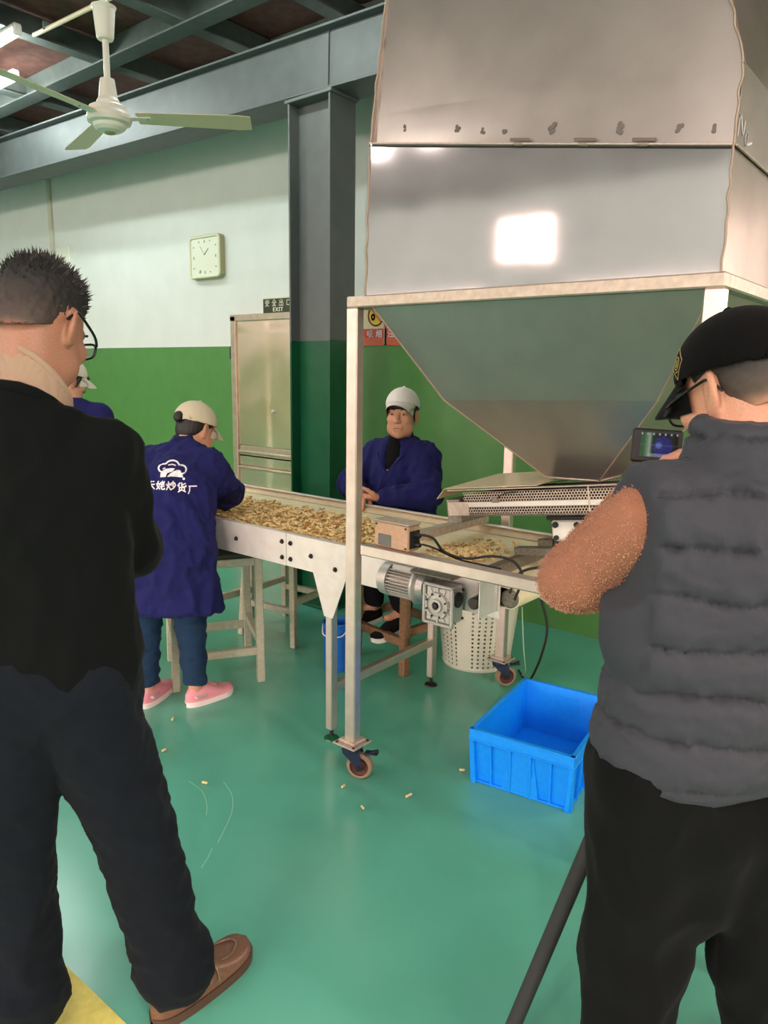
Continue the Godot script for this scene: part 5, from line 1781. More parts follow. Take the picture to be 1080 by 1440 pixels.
# -------- the man in the dark coat, seen from behind at the left
func man_in_coat() -> void:
	var base := V(-1.43, 0, -0.76)
	var t := thing("person", "person in a dark wool coat and jeans seen from behind at the left edge", "person", base)
	var F := dir_of(45)
	var R := right_of(45)
	var j := {}
	j.head = V(-1.524, 1.576, -0.758)
	j.neck = V(-1.497, 1.425, -0.705)
	j.chest = V(-1.50, 1.22, -0.70)
	j.hip = V(-1.475, 0.86, -0.69)
	j.rsh = j.neck + R * 0.14 - V(0, 0.1, 0)
	j.lsh = j.neck - R * 0.15 - V(0, 0.1, 0)
	j.relb = V(-1.446, 1.105, -0.885)
	j.rwr = V(-1.63, 1.04, -0.98)
	j.lelb = j.lsh - R * 0.06 - V(0, 0.26, 0) + F * 0.02
	j.lwr = V(-1.70, 1.04, -0.90)
	j.rhip = V(-1.420, 0.79, -0.745)
	j.lhip = V(-1.505, 0.79, -0.62)
	j.rknee = V(-1.372, 0.437, -0.825)
	j.lknee = V(-1.512, 0.46, -0.61)
	j.rank = V(-1.325, 0.085, -0.868)
	j.lank = V(-1.50, 0.085, -0.60)
	j.rfoot = V(-0.05, 0, -1)
	j.lfoot = V(-0.92, 0, -0.38)
	var hb := head_basis(32, 26, 0, 1.05)
	var hands := [hand_field(j.rwr, V(-0.9, 0.1, -0.3), V(-0.3, 0.2, 0.9), 1.0, 0.5), hand_field(j.lwr, V(0.2, 0.3, -0.9), V(0.9, 0.2, 0.2), -1.0, 0.5)]
	put(body_mesh(j, base, hb, hands), "body", M.skin_dark, t)
	eyes(t, j.head - base, hb)
	glasses(t, j.head - base + hb * V(0, 0.002, -0.002), hb, 0.0026, 0.017)
	# hair: short at the back and sides, spiky on top
	var h := Field.new()
	h.ell(V(0, 0.045, 0.018), V(0.0765, 0.084, 0.096))
	h.ell(V(0, 0.085, -0.005), V(0.064, 0.045, 0.078), 0.03)
	h.ell(V(0, -0.03, 0.06), V(0.058, 0.05, 0.05), 0.03)
	h.plane(V(0, -0.9, -0.5), V(0, 0.012, -0.02), 0.006)
	h.plane(V(0, -1, 0), V(0, -0.058, 0), 0.004)
	for s in [-1.0, 1.0]:
		h.ell(V(s * 0.088, -0.01, -0.0), V(0.03, 0.045, 0.036), 0.008, Basis(), true)
	h.build(0.004)
	var hn := FastNoiseLite.new()
	hn.frequency = 60.0
	var fade := func(p: Vector3) -> Color:
		var k := smoothstep(-0.055, 0.055, p.y + 0.02 * hn.get_noise_3dv(p * 0.3))
		return Color(0.40, 0.185, 0.115).lerp(Color(0.07, 0.05, 0.042), smoothstep(-0.058, -0.03, p.y)).lerp(Color(0.010, 0.009, 0.009), k)
	var hst := begin()
	var harr := h.nets(Vector3.ZERO, func(p: Vector3, n: Vector3) -> float: return 0.003 * hn.get_noise_3dv(p) - 0.002 - 0.007 * (1.0 - smoothstep(-0.058, 0.0, p.y)), fade)
	add_arrays(hst, harr, Transform3D())
	var hm := mat(Color.WHITE, 0.7)
	hm.vertex_color_use_as_albedo = true
	hst.generate_normals()
	var hair := put(hst.commit(), "hair", hm, t, j.head - base)
	hair.basis = hb
	var tufts := begin()
	var r := RandomNumberGenerator.new()
	r.seed = 5
	var vs: PackedVector3Array = harr[Mesh.ARRAY_VERTEX]
	for i in vs.size():
		var p := vs[i]
		if p.y < 0.03 or r.randf() > 0.16 * smoothstep(0.03, 0.1, p.y):
			continue
		var d := ((p - V(0, 0.03, 0.02)).normalized() + V(r.randf_range(-0.5, 0.5), r.randf_range(0.0, 0.6), r.randf_range(-0.6, 0.3))).normalized()
		var l := r.randf_range(0.006, 0.015) * smoothstep(0.02, 0.11, p.y) + 0.003
		var x := d.cross(V(0.3, 0.2, 0.9)).normalized() * 0.0016
		var y := d.cross(x).normalized() * 0.0016
		var tip := p + d * l
		tri3(tufts, p + x, p - x * 0.5 + y, tip, x + y)
		tri3(tufts, p - x * 0.5 + y, p - x * 0.5 - y, tip, -x)
		tri3(tufts, p - x * 0.5 - y, p + x, tip, x - y)
	var tf := put(done(tufts), "hair_tufts", M.hair, t, j.head - base)
	tf.basis = hb
	tf.set_meta("kind", "stuff")
	# turtleneck
	var c := Field.new()
	var nk: Vector3 = j.neck
	var nd: Vector3 = (j.head - nk).normalized()
	c.cap(nk - nd * 0.03, nk + nd * 0.10, 0.084, 0.080, 0.02)
	c.plane(nd + F * 0.5 + R * 0.4, nk + nd * 0.052, 0.006)
	var ribs := func(p: Vector3, _n: Vector3) -> float: return 0.0012 * sin(atan2(p.z - nk.z, p.x - nk.x) * 70.0)
	put(field_mesh(c, 0.0055, base, ribs), "turtleneck", cloth(rgb(164, 142, 122), 0.12, 14.0, 3), t)
	var fold := []
	var fx := nd.cross(F).normalized()
	var fy := fx.cross(nd)
	for k in 20:
		var q := fx * cos(TAU * k / 20) * 0.0775 + fy * sin(TAU * k / 20) * 0.0775
		q += nd * (0.050 - 0.5 * q.dot(F) - 0.4 * q.dot(R))
		fold.append(nk + q - base)
	put(tube(fold, 0.0085, 8, true), "turtleneck_edge", cloth(rgb(164, 142, 122), 0.12, 14.0, 3), t)
	# coat
	var coat := cloth(rgb(13, 17, 17), 0.22, 11.0, 4)
	c = Field.new()
	var ch: Vector3 = j.chest
	c.cap(nk - V(0, 0.1, 0) - F * 0.01, ch, 0.105, 0.15, 0.05, F, 0.8)
	c.cap(ch - R * 0.045, V(-1.482, 0.86, -0.692) - R * 0.05, 0.145, 0.145, 0.05, F, 0.8)
	c.cap(ch + R * 0.045, V(-1.482, 0.86, -0.692) + R * 0.05, 0.145, 0.150, 0.05, F, 0.8)
	c.cap(nk - V(0, 0.05, 0) - F * 0.01, nk + V(0, 0.03, 0), 0.092, 0.082, 0.03)
	for s in ["r", "l"]:
		c.cap(nk - V(0, 0.08, 0), j[s + "sh"], 0.07, 0.070, 0.05)
		c.cap(j[s + "sh"], j[s + "elb"], 0.074, 0.062, 0.012)
		c.cap(j[s + "elb"], (j[s + "wr"] as Vector3).lerp(j[s + "elb"], 0.12), 0.062, 0.05, 0.012)
	c.plane(V(0, -1, 0), V(0, 0.80, 0), 0.012)
	c.plane(V(0, 1, 0) + F * 0.75 + R * 0.12, nk + V(0, -0.02, 0), 0.006)
	put(field_mesh(c, 0.0095, base, folds(0.012, 6.0, V(1, 0.6, 1), 1)), "coat", coat, t)
	var lap := []
	for k in 19:
		var a := TAU * k / 18.0
		var q: Vector3 = (R * cos(a) + F * sin(a)) * 0.082
		q.y = -0.026 - (q.dot(F) * 0.75 + q.dot(R) * 0.12)
		lap.append(nk + q - base)
	put(tube(lap, 0.013, 8, true), "coat_collar", coat, t)
	put(bar(nk - F * 0.105 - V(0, 0.4, 0) - base, nk - F * 0.112 - V(0, 0.62, 0) - base, 0.004, 0.003), "back_vent", M.black, t)
	# jeans
	c = Field.new()
	c.cap(j.rhip + V(0, 0.06, 0), j.lhip + V(0, 0.06, 0), 0.115, 0.115, 0.05)
	c.cap(j.rhip, j.rknee, 0.108, 0.083, 0.03)
	c.cap(j.rknee, j.rank + V(0, 0.02, 0.0), 0.083, 0.078, 0.02)
	c.cap(j.lhip, j.lknee, 0.108, 0.082, 0.03)
	c.cap(j.lknee, j.lank + V(0, 0.02, 0), 0.082, 0.076, 0.02)
	for s in ["r", "l"]:
		c.cap(j[s + "ank"] + V(0, 0.03, -0.01), j[s + "ank"] + V(0, 0.055, 0.0), 0.082, 0.084, 0.02)
	c.plane(V(0, -1, 0), V(0, 0.055, 0), 0.008)
	put(field_mesh(c, 0.0095, base, folds(0.010, 7.0, V(1, 1.15, 1), 2)), "jeans", cloth(rgb(21, 27, 34), 0.25, 12.0, 5), t)
	var leather := bumpy(mottled(rgb(98, 70, 54), rgb(124, 92, 74), 0.03, 6.0, 0.32, 0.0, 6, false), 0.1, 1.0, 0.1)
	var sole := mat(rgb(78, 56, 44), 0.6)
	var strap := mat(rgb(120, 98, 84), 0.25)
	shoe(t, V(-1.318, 0, -0.80) - base, V(-0.07, 0, -1), 0.30, 0.108, 0.085, leather, sole, strap, false)
	shoe(t, V(-1.44, 0, -0.575) - base, V(-0.92, 0, -0.38), 0.30, 0.108, 0.085, leather, sole, strap, false)

# -------- the man with the camcorder at the right
func man_with_cap() -> void:
	var base := V(-0.32, 0, -1.36)
	var t := thing("person", "person in a black cap and grey quilted vest filming at the right edge", "person", base)
	var yaw := 48.0
	var F := dir_of(yaw)
	var R := right_of(yaw)
	var j := {}
	j.head = V(-0.343, 1.473, -1.392)
	j.neck = V(-0.316, 1.375, -1.348)
	j.chest = V(-0.313, 1.17, -1.355)
	j.hip = V(-0.318, 0.80, -1.36)
	j.lsh = j.neck - R * 0.165 - V(0, 0.12, 0)
	j.rsh = j.neck + R * 0.165 - V(0, 0.12, 0)
	j.lelb = V(-0.556, 1.13, -1.272)
	j.lwr = V(-0.545, 1.265, -1.53)
	j.relb = j.rsh + R * 0.1 - V(0, 0.2, 0) + F * 0.12
	j.rwr = V(-0.38, 1.27, -1.66)
	j.lhip = V(-0.395, 0.76, -1.265)
	j.rhip = V(-0.25, 0.76, -1.40)
	j.lknee = V(-0.408, 0.40, -1.30)
	j.rknee = V(-0.205, 0.40, -1.45)
	j.lank = V(-0.40, 0.085, -1.29)
	j.rank = V(-0.165, 0.085, -1.48)
	j.lfoot = V(-0.25, 0, -0.95)
	j.rfoot = V(-0.4, 0, -0.9)
	var hb := head_basis(60, 21, 0, 1.06)
	var hands := [hand_field(j.lwr, V(0.35, 0.25, -0.75), V(0.9, -0.2, 0.4), -1.0, 0.55), hand_field(j.rwr, V(-0.6, 0.1, -0.6), V(-0.6, 0.0, 0.6), 1.0, 0.6)]
	put(body_mesh(j, base, hb, hands), "body", M.skin, t)
	eyes(t, j.head - base, hb)
	glasses(t, j.head - base + hb * V(0, -0.007, -0.002), hb, 0.0021, 0.020)
	var h := Field.new()
	h.ell(V(0, 0.035, 0.018), V(0.077, 0.083, 0.094))
	h.ell(V(0, -0.02, 0.056), V(0.06, 0.055, 0.052), 0.03)
	h.plane(V(0, -0.75, -0.66), V(0, 0.0, -0.018), 0.006)
	h.plane(V(0, -1, 0), V(0, -0.052, 0), 0.004)
	for s in [-1.0, 1.0]:
		h.ell(V(s * 0.088, -0.012, 0.0), V(0.03, 0.042, 0.036), 0.008, Basis(), true)
	var hn := FastNoiseLite.new()
	hn.frequency = 60.0
	var fade := func(p: Vector3) -> Color:
		return Color(0.55, 0.28, 0.18).lerp(Color(0.09, 0.065, 0.052), smoothstep(-0.052, -0.022, p.y)).lerp(Color(0.016, 0.014, 0.013), smoothstep(-0.04, 0.03, p.y))
	var hm := mat(Color.WHITE, 0.7)
	hm.vertex_color_use_as_albedo = true
	var hair := put(field_mesh(h, 0.004, Vector3.ZERO, func(p: Vector3, n: Vector3) -> float: return 0.002 * hn.get_noise_3dv(p) - 0.001 - 0.006 * (1.0 - smoothstep(-0.052, 0.0, p.y)), fade), "hair", hm, t, j.head - base)
	hair.basis = hb
	var cap := baseball_cap(t, j.head - base + hb * V(0, -0.002, 0.0), hb, cloth(rgb(12, 12, 13), 0.15, 16.0, 8), 1.04)
	# the emblem on the left front panel: a lozenge with a ringed crest
	var st := begin()
	var ec := V(-0.08, 0.064, -0.040)
	var en := V(-0.88, 0.25, -0.40).normalized()
	var eu := (Vector3.UP - en * en.y).normalized()
	var er := eu.cross(en)
	var lay := func(p: Vector2) -> Vector3:
		var q := ec + er * p.x + eu * p.y
		# lay the mark on the dome of the crown
		var w := (q - V(0, 0.04, 0.008)) / (V(0.087, 0.092, 0.106) * 1.04)
		return V(0, 0.04, 0.008) + w.normalized() * 1.02 * (V(0.087, 0.092, 0.106) * 1.04)
	add_line(st, [V2(0, 0.029), V2(0.02, 0), V2(0, -0.029), V2(-0.02, 0), V2(0, 0.029)], 0.0022, lay, en, 4)
	add_line(st, ring_line(V2(0, 0), V2(0.0095, 0.0105), 16), 0.0022, lay, en)
	for x in [-0.004, 0.0, 0.004]:
		add_line(st, [V2(x, 0.005), V2(x * 1.1, -0.004)], 0.0022, lay, en)
	add_line(st, [V2(-0.004, -0.0045), V2(0, -0.006), V2(0.004, -0.0045)], 0.002, lay, en)
	add_line(st, [V2(-0.004, -0.015), V2(0.004, -0.015)], 0.0024, lay, en)
	put(done(st), "emblem", M.gold, cap, Vector3.ZERO, "gold lozenge emblem with a ringed crest")
	# brown fleece jacket: sleeves under the vest
	var c := Field.new()
	for s in ["r", "l"]:
		c.cap(j[s + "sh"], j[s + "elb"], 0.062, 0.060, 0.02)
		c.cap(j[s + "elb"], (j[s + "wr"] as Vector3).lerp(j[s + "elb"], 0.05), 0.060, 0.044, 0.02)
	c.cap(j.lelb + V(-0.012, -0.012, 0), j.lelb + V(0.02, 0.0, 0.0), 0.062, 0.06, 0.02)
	var fuzz := FastNoiseLite.new()
	fuzz.frequency = 130.0
	var fn := folds(0.008, 5.0, V(1, 1, 1), 4)
	var fleece_mat := bumpy(cloth(rgb(170, 118, 94), 0.35, 30.0, 9), 0.25, 3.0, 0.9)
	var sl := put(field_mesh(c, 0.0065, base, func(p: Vector3, n: Vector3) -> float: return 0.0024 * fuzz.get_noise_3dv(p) + fn.call(p, n)), "fleece_sleeves", fleece_mat, t)
	var pile := begin()
	var pr := RandomNumberGenerator.new()
	pr.seed = 21
	var fa := sl.mesh.surface_get_arrays(0)
	var fv: PackedVector3Array = fa[Mesh.ARRAY_VERTEX]
	var fnn: PackedVector3Array = fa[Mesh.ARRAY_NORMAL]
	for i in fv.size():
		for k in 3:
			var q := fv[i] + V(pr.randf_range(-1, 1), pr.randf_range(-1, 1), pr.randf_range(-1, 1)) * 0.004
			var d := (fnn[i] + V(pr.randf_range(-0.8, 0.8), pr.randf_range(-0.9, 0.5), pr.randf_range(-0.8, 0.8))).normalized()
			var x := d.cross(V(0.3, 0.9, 0.2)).normalized() * 0.0013
			tri3(pile, q - x, q + x, q + d * pr.randf_range(0.0018, 0.0038), fnn[i])
	put(done(pile), "fleece_pile", cloth(rgb(200, 150, 124), 0.2, 30.0, 26), t).set_meta("kind", "stuff")
	# quilted vest
	c = Field.new()
	var nk: Vector3 = j.neck
	var hemc := V(-0.318, 0.84, -1.36)
	c.cap(nk - V(0, 0.14, 0), j.chest, 0.12, 0.145, 0.05, F, 0.85)
	c.cap(j.chest - R * 0.035, hemc - R * 0.062, 0.14, 0.155, 0.05, F, 0.88)
	c.cap(j.chest + R * 0.035, hemc + R * 0.062, 0.14, 0.155, 0.05, F, 0.88)
	c.cap(nk - V(0, 0.06, 0), nk + V(0.0, 0.01, 0.0), 0.092, 0.084, 0.025)
	for s in ["r", "l"]:
		var side: Vector3 = (j[s + "sh"] - nk) * V(1, 0, 1)
		c.cap(nk - V(0, 0.115, 0), j[s + "sh"] + V(0, 0.0, 0), 0.085, 0.08, 0.03)
		c.cap(j[s + "sh"] - side * 0.1, j[s + "sh"] - side * 0.2 - V(0, 0.2, 0), 0.084, 0.095, 0.04)
	for s in [-1.0, 1.0]:
		c.prims.append([4, R * s, j[("l" if s < 0 else "r") + "sh"] + R * s * 0.028, 0.0, 0.0, 0.012, 1.14])
	c.plane(V(0, -1, 0) + R * 0.16, V(-0.318, 0.80, -1.36), 0.010)
	c.plane(V(0, 1, 0) - F * 0.1, nk + V(0, 0.045, 0), 0.012)
	var wob := FastNoiseLite.new()
	wob.frequency = 5.0
	var crinkle := FastNoiseLite.new()
	crinkle.frequency = 14.0
	crinkle.fractal_type = FastNoiseLite.FRACTAL_RIDGED
	crinkle.fractal_octaves = 2
	var quilt := func(p: Vector3, n: Vector3) -> float:
		var y: float = p.y + 0.012 * wob.get_noise_3dv(p)
		var k := absf(sin(PI * y / 0.082))
		var stitched := 0.017 * (0.6 - exp(-k / 0.16)) + 0.006 * (k - 0.6)
		var hem: float = p.y - 0.80 - 0.16 * (p - V(-0.318, 0, -1.36)).dot(R)
		var calm := smoothstep(0.012, 0.05, hem) * smoothstep(0.0, 0.016, j.lsh.dot(-R) + 0.028 - p.dot(-R) + maxf(0.0, 1.0 - p.y) * 0.45)
		var near := 1.0 - smoothstep(0.0, 0.55, k)
		return calm * (stitched + crinkle.get_noise_3dv(V(p.x + p.y * 0.5, p.y * 1.1 - p.x * 0.35, p.z)) * (0.003 + 0.009 * near))
	put(field_mesh(c, 0.0065, base, quilt), "quilted_vest", quilted(), t)
	# black trousers
	c = Field.new()
	c.cap(j.lhip + V(0, 0.05, 0), j.rhip + V(0, 0.05, 0), 0.10, 0.10, 0.05)
	c.cap((j.lhip + j.rhip) * 0.5 - V(0, 0.06, 0), (j.lhip + j.rhip) * 0.5 - V(0, 0.21, 0), 0.11, 0.07, 0.06)
	for s in ["r", "l"]:
		c.cap(j[s + "hip"], j[s + "knee"], 0.104, 0.097, 0.05)
		c.cap(j[s + "knee"], j[s + "ank"] + V(0, 0.03, 0), 0.095, 0.075, 0.03)
	c.plane(V(0, -1, 0), V(0, 0.06, 0), 0.008)
	put(field_mesh(c, 0.0095, base, folds(0.014, 5.0, V(1, 0.5, 1), 6)), "trousers", cloth(rgb(14, 16, 17), 0.2, 12.0, 11), t)
	var shoe_m := mat(rgb(34, 34, 36), 0.6)
	for s in ["r", "l"]:
		var fd: Vector3 = (j[s + "foot"] as Vector3).normalized()
		shoe(t, j[s + "ank"] * V(1, 0, 1) - fd * 0.07 - base, fd, 0.29, 0.106, 0.085, shoe_m, M.white, M.white, true)

func quilted() -> StandardMaterial3D:
	var m := cloth(rgb(60, 63, 70), 0.12, 10.0, 12)
	m.roughness = 0.55
	return bumpy(m, 0.05, 2.0, 0.25, 13)

func tripod_and_camcorder() -> void:
	var apex := V(-0.385, 1.235, -1.66)
	var t := thing("camera_tripod", "black camera tripod with foam covered legs before the filming man", "tripod", V(apex.x, 0, apex.z))
	var o := t.position
	var foam := bumpy(mottled(rgb(26, 29, 30), rgb(54, 58, 58), 0.3, 20.0, 0.85, 0.0, 14, false), 0.3, 2.0, 0.4)
	for foot in [V(-0.66, 0.0, -1.235), V(-0.02, 0, -1.78), V(-0.30, 0, -2.06)]:
		var top: Vector3 = apex - V(0, 0.06, 0) + (V(foot.x, apex.y, foot.z) - apex).normalized() * 0.04
		var leg := Node3D.new()
		leg.name = "leg"
		t.add_child(leg, true)
		put(rod(top - o, top.lerp(foot, 0.3) - o, 0.016, 0.016, 14), "upper_tube", M.black, leg)
		put(rod(top.lerp(foot, 0.3) - o, top.lerp(foot, 0.94) - o, 0.0185, 0.0165, 18), "foam_grip", foam, leg)
		put(rod(top.lerp(foot, 0.94) - o, foot + V(0, 0.006, 0) - o, 0.013, 0.016, 14), "rubber_foot", M.rubber, leg)
	put(rod(apex - V(0, 0.1, 0) - o, apex - V(0, 0.02, 0) - o, 0.042, 0.034, 18), "crown", M.black, t)
	put(rod(apex - V(0, 0.02, 0) - o, apex + V(0, 0.03, 0) - o, 0.028, 0.03, 18), "fluid_head", M.black, t)
	put(box(V(0.06, 0.012, 0.1), 0.003), "quick_plate", M.black, t, apex + V(0, 0.034, 0) - o)
	put(rod(apex + V(0.02, 0.01, 0.02) - o, apex + V(0.2, -0.06, 0.13) - o, 0.008, 0.011, 10), "pan_handle", M.black, t)
	# camcorder
	var c := thing("camcorder", "black camcorder with flip-out screen held by the man in the cap", "camcorder", apex + V(0, 0.041, 0), deg_to_rad(50))
	put(box(V(0.075, 0.085, 0.17), 0.012), "camera_body", M.black, c, V(0, 0.045, 0))
	var st := begin()
	add_lathe(st, axis_t(V(0, 0.048, -0.08), V(0, 0, -1)), [Vector2(0, 0), Vector2(0.03, 0), Vector2(0.032, 0.01), Vector2(0.032, 0.05), Vector2(0.037, 0.055), Vector2(0.037, 0.085), Vector2(0.033, 0.085), Vector2(0.03, 0.07), Vector2(0, 0.066)], 24)
	put(done(st), "lens_barrel", M.black, c)
	put(box(V(0.016, 0.016, 0.1), 0.005), "top_handle", M.black, c, V(0, 0.115, 0.0))
	for z in [-0.045, 0.045]:
		put(box(V(0.014, 0.03, 0.014), 0.004), "handle_post", M.black, c, V(0, 0.098, z))
	put(box(V(0.03, 0.045, 0.05), 0.006), "battery", M.rubber, c, V(0.0, 0.045, 0.105))
	put(bar(V(-0.03, 0.06, -0.03), V(-0.07, 0.062, 0.0), 0.014, 0.02), "screen_hinge", M.black, c)
	# screen
	var s := Node3D.new()
	s.name = "flip_screen"
	c.add_child(s, true)
	var gb := Basis(Vector3.UP, deg_to_rad(24)) * Basis(V(1, 0, 0), deg_to_rad(-8)) * Basis(V(0, 0, 1), deg_to_rad(-2))
	var world := Transform3D(gb, V(-0.537, 1.352, -1.565))
	s.transform = c.transform.affine_inverse() * world
	put(box(V(0.1, 0.071, 0.014), 0.004), "screen_shell", M.black, s)
	var im := Image.create(96, 64, false, Image.FORMAT_RGB8)
	var nz := FastNoiseLite.new()
	nz.frequency = 0.12
	for x in 96:
		for y in 64:
			var col := rgb(16, 34, 28)
			if x < 30:
				col = rgb(40, 92, 52).lerp(rgb(150, 168, 150), clampf((x - 8.0) / 14.0, 0, 1) * (1.0 if x < 26 else 0.3))
			elif pow((x - 58.0) / 24.0, 2) + pow((y - 38.0) / 30.0, 2) < 1.0 + 0.3 * nz.get_noise_2d(x, y):
				col = rgb(40, 46, 150).lerp(rgb(20, 22, 84), clampf(0.5 + nz.get_noise_2d(x * 1.6, y), 0, 1))
			elif x > 84:
				col = rgb(12, 14, 18)
			if y > 54 and (x * 7 + y * 3) % 11 < 6 and x > 20:
				col = rgb(190, 196, 206)
			if y < 6 and (x / 5) % 3 == 0:
				col = rgb(170, 172, 176)
			if y == 32 and x % 5 < 3:
				col = rgb(140, 146, 158)
			im.set_pixel(x, y, col)
	var lit := mat(rgb(14, 14, 16), 0.25)
	lit.emission_enabled = true
	lit.emission = Color.WHITE
	lit.emission_texture = ImageTexture.create_from_image(im)
	lit.emission_operator = BaseMaterial3D.EMISSION_OP_MULTIPLY
	lit.emission_energy_multiplier = 0.75
	var q := QuadMesh.new()
	q.size = Vector2(0.074, 0.05)
	put(q, "screen_picture", lit, s, V(0.004, 0.002, 0.0074))
	var l := OmniLight3D.new()
	l.name = "screen_glow"
	s.add_child(l)
	l.position = V(0.004, 0.002, 0.012)
	l.light_color = Color(0.6, 0.7, 1.0)
	l.light_energy = 0.0006
	l.omni_attenuation = 2.0
	l.omni_range = 12.0
	l.light_size = 0.01
	l.shadow_enabled = true

# -------- the women at the conveyor
func bun_hair(t: Node3D, at: Vector3, hb: Basis, bun: bool, fringe: bool) -> void:
	var h := Field.new()
	h.ell(V(0, 0.036, 0.016), V(0.077, 0.084, 0.096))
	h.ell(V(0, -0.03, 0.05), V(0.056, 0.045, 0.048), 0.03)
	h.plane(V(0, -0.62, -0.78), V(0, -0.0, -0.022), 0.006)
	h.plane(V(0, 1, 0.1), V(0, 0.062, 0), 0.006)
	if fringe:
		for s in [-1.0, 1.0]:
			h.cap(V(s * 0.07, 0.03, -0.03), V(s * 0.072, -0.03, -0.012), 0.008, 0.005, 0.01)
		h.cap(V(-0.045, 0.042, -0.082), V(0.045, 0.042, -0.082), 0.013, 0.013, 0.012)
	if bun:
		h.ell(V(0, 0.018, 0.122), V(0.024, 0.026, 0.022), 0.01)
	var n := FastNoiseLite.new()
	n.frequency = 70.0
	var o := put(field_mesh(h, 0.0045, Vector3.ZERO, func(p: Vector3, _n: Vector3) -> float: return 0.002 * n.get_noise_3dv(p * V(1, 0.25, 1))), "hair", M.hair, t, at)
	o.basis = hb

func indigo() -> StandardMaterial3D:
	return cloth(rgb(36, 38, 92), 0.2, 10.0, 15)

func woman_bending() -> void:
	var base := V(-2.71, 0, -1.86)
	var t := thing("person", "person in indigo work coat with printed back bending over the belt", "person", base)
	var F := dir_of(28)
	var R := right_of(28)
	var j := {}
	j.head = V(-2.843, 1.222, -2.112)
	j.neck = V(-2.812, 1.12, -2.015)
	j.chest = V(-2.752, 0.964, -1.927)
	j.hip = V(-2.69, 0.74, -1.85)
	j.lsh = V(-2.91, 1.065, -1.905)
	j.rsh = V(-2.69, 1.065, -2.05)
	j.relb = V(-2.70, 0.925, -2.185)
	j.rwr = V(-2.895, 0.855, -2.275)
	j.lelb = V(-3.0, 0.94, -2.05)
	j.lwr = V(-2.985, 0.86, -2.25)
	j.rhip = V(-2.63, 0.70, -1.88)
	j.lhip = V(-2.76, 0.70, -1.80)
	j.rknee = V(-2.645, 0.38, -1.90)
	j.lknee = V(-2.79, 0.38, -1.765)
	j.rank = V(-2.632, 0.095, -1.905)
	j.lank = V(-2.79, 0.095, -1.76)
	j.rfoot = V(0.05, 0, -1)
	j.lfoot = V(-0.45, 0, -0.89)
	var hb := head_basis(8, 22, 0)
	var hands := [hand_field(j.rwr, V(-0.5, -0.35, -0.7), V(0, -1, 0), 1.0, 0.4), hand_field(j.lwr, V(0.2, -0.35, -0.8), V(0, -1, 0), -1.0, 0.4)]
	put(body_mesh(j, base, hb, hands), "body", M.skin, t)
	eyes(t, j.head - base, hb)
	bun_hair(t, j.head - base, hb, true, false)
	baseball_cap(t, j.head - base + hb * V(0, -0.009, 0.008), hb, cloth(rgb(206, 196, 170), 0.12, 14.0, 16), 1.02)
	var c := Field.new()
	var ch: Vector3 = j.chest
	c.cap(j.neck - V(0, 0.05, 0) + F * -0.01, ch, 0.105, 0.142, 0.05, F, 0.85)
	c.cap(ch - R * 0.03, j.hip - R * 0.03, 0.135, 0.145, 0.05, F, 0.9)
	c.cap(ch + R * 0.03, j.hip + R * 0.03, 0.135, 0.145, 0.05, F, 0.9)
	c.cap(j.hip - R * 0.035, V(-2.705, 0.44, -1.848) - R * 0.06, 0.145, 0.15, 0.05, F, 0.85)
	c.cap(j.hip + R * 0.035, V(-2.695, 0.44, -1.858) + R * 0.06, 0.145, 0.155, 0.05, F, 0.85)
	c.cap(j.neck - V(0, 0.03, 0), j.neck + (j.head - j.neck) * 0.12, 0.074, 0.066, 0.03)
	for s in ["r", "l"]:
		c.cap(j.neck - V(0, 0.06, 0), j[s + "sh"], 0.075, 0.07, 0.06)
		c.cap(j[s + "sh"], j[s + "elb"], 0.072, 0.062, 0.03)
		c.cap(j[s + "elb"], (j[s + "wr"] as Vector3).lerp(j[s + "elb"], 0.25), 0.06, 0.048, 0.02)
	c.plane(V(0, -1, 0), V(0, 0.455, 0), 0.01)
	var wrinkles := folds(0.017, 8.0, V(1, 0.7, 1), 7)
	put(field_mesh(c, 0.009, base, wrinkles), "work_coat", indigo(), t)
	# dark over-sleeves
	for s in ["r", "l"]:
		var e := Field.new()
		e.cap((j[s + "elb"] as Vector3).lerp(j[s + "sh"], 0.1), (j[s + "wr"] as Vector3).lerp(j[s + "elb"], 0.08), 0.073, 0.046, 0.01)
		put(field_mesh(e, 0.008, base, folds(0.008, 8.0, V(1, 1, 1), 8)), "over_sleeve", cloth(rgb(24, 25, 48), 0.2, 12.0, 17), t)
	# the print on the back, laid on the cloth: emblem and the name of the works
	print_on_back(t, c, base, V(-2.706, 1.04, -1.885), V(0.76, 0.12, 0.64), 0.75, wrinkles)
	# jeans and shoes
	c = Field.new()
	for s in ["r", "l"]:
		c.cap(j[s + "hip"], j[s + "knee"], 0.085, 0.066, 0.03)
		c.cap(j[s + "knee"], j[s + "ank"] + V(0, 0.02, 0), 0.064, 0.05, 0.02)
	c.plane(V(0, -1, 0), V(0, 0.1, 0), 0.006)
	put(field_mesh(c, 0.008, base, folds(0.009, 8.0, V(0.7, 1.6, 0.7), 9)), "jeans", cloth(rgb(36, 58, 86), 0.25, 12.0, 18), t)
	var pink := mottled(rgb(214, 130, 146), rgb(232, 158, 170), 0.1, 10.0, 0.6, 0.0, 19, false)
	var grey := mat(rgb(196, 172, 172), 0.6)
	var sole := mat(rgb(232, 214, 212), 0.55)
	for s in ["r", "l"]:
		var fd: Vector3 = (j[s + "foot"] as Vector3).normalized()
		shoe(t, j[s + "ank"] * V(1, 0, 1) - fd * 0.055 - base, fd, 0.25, 0.092, 0.08, pink, sole, grey, true)

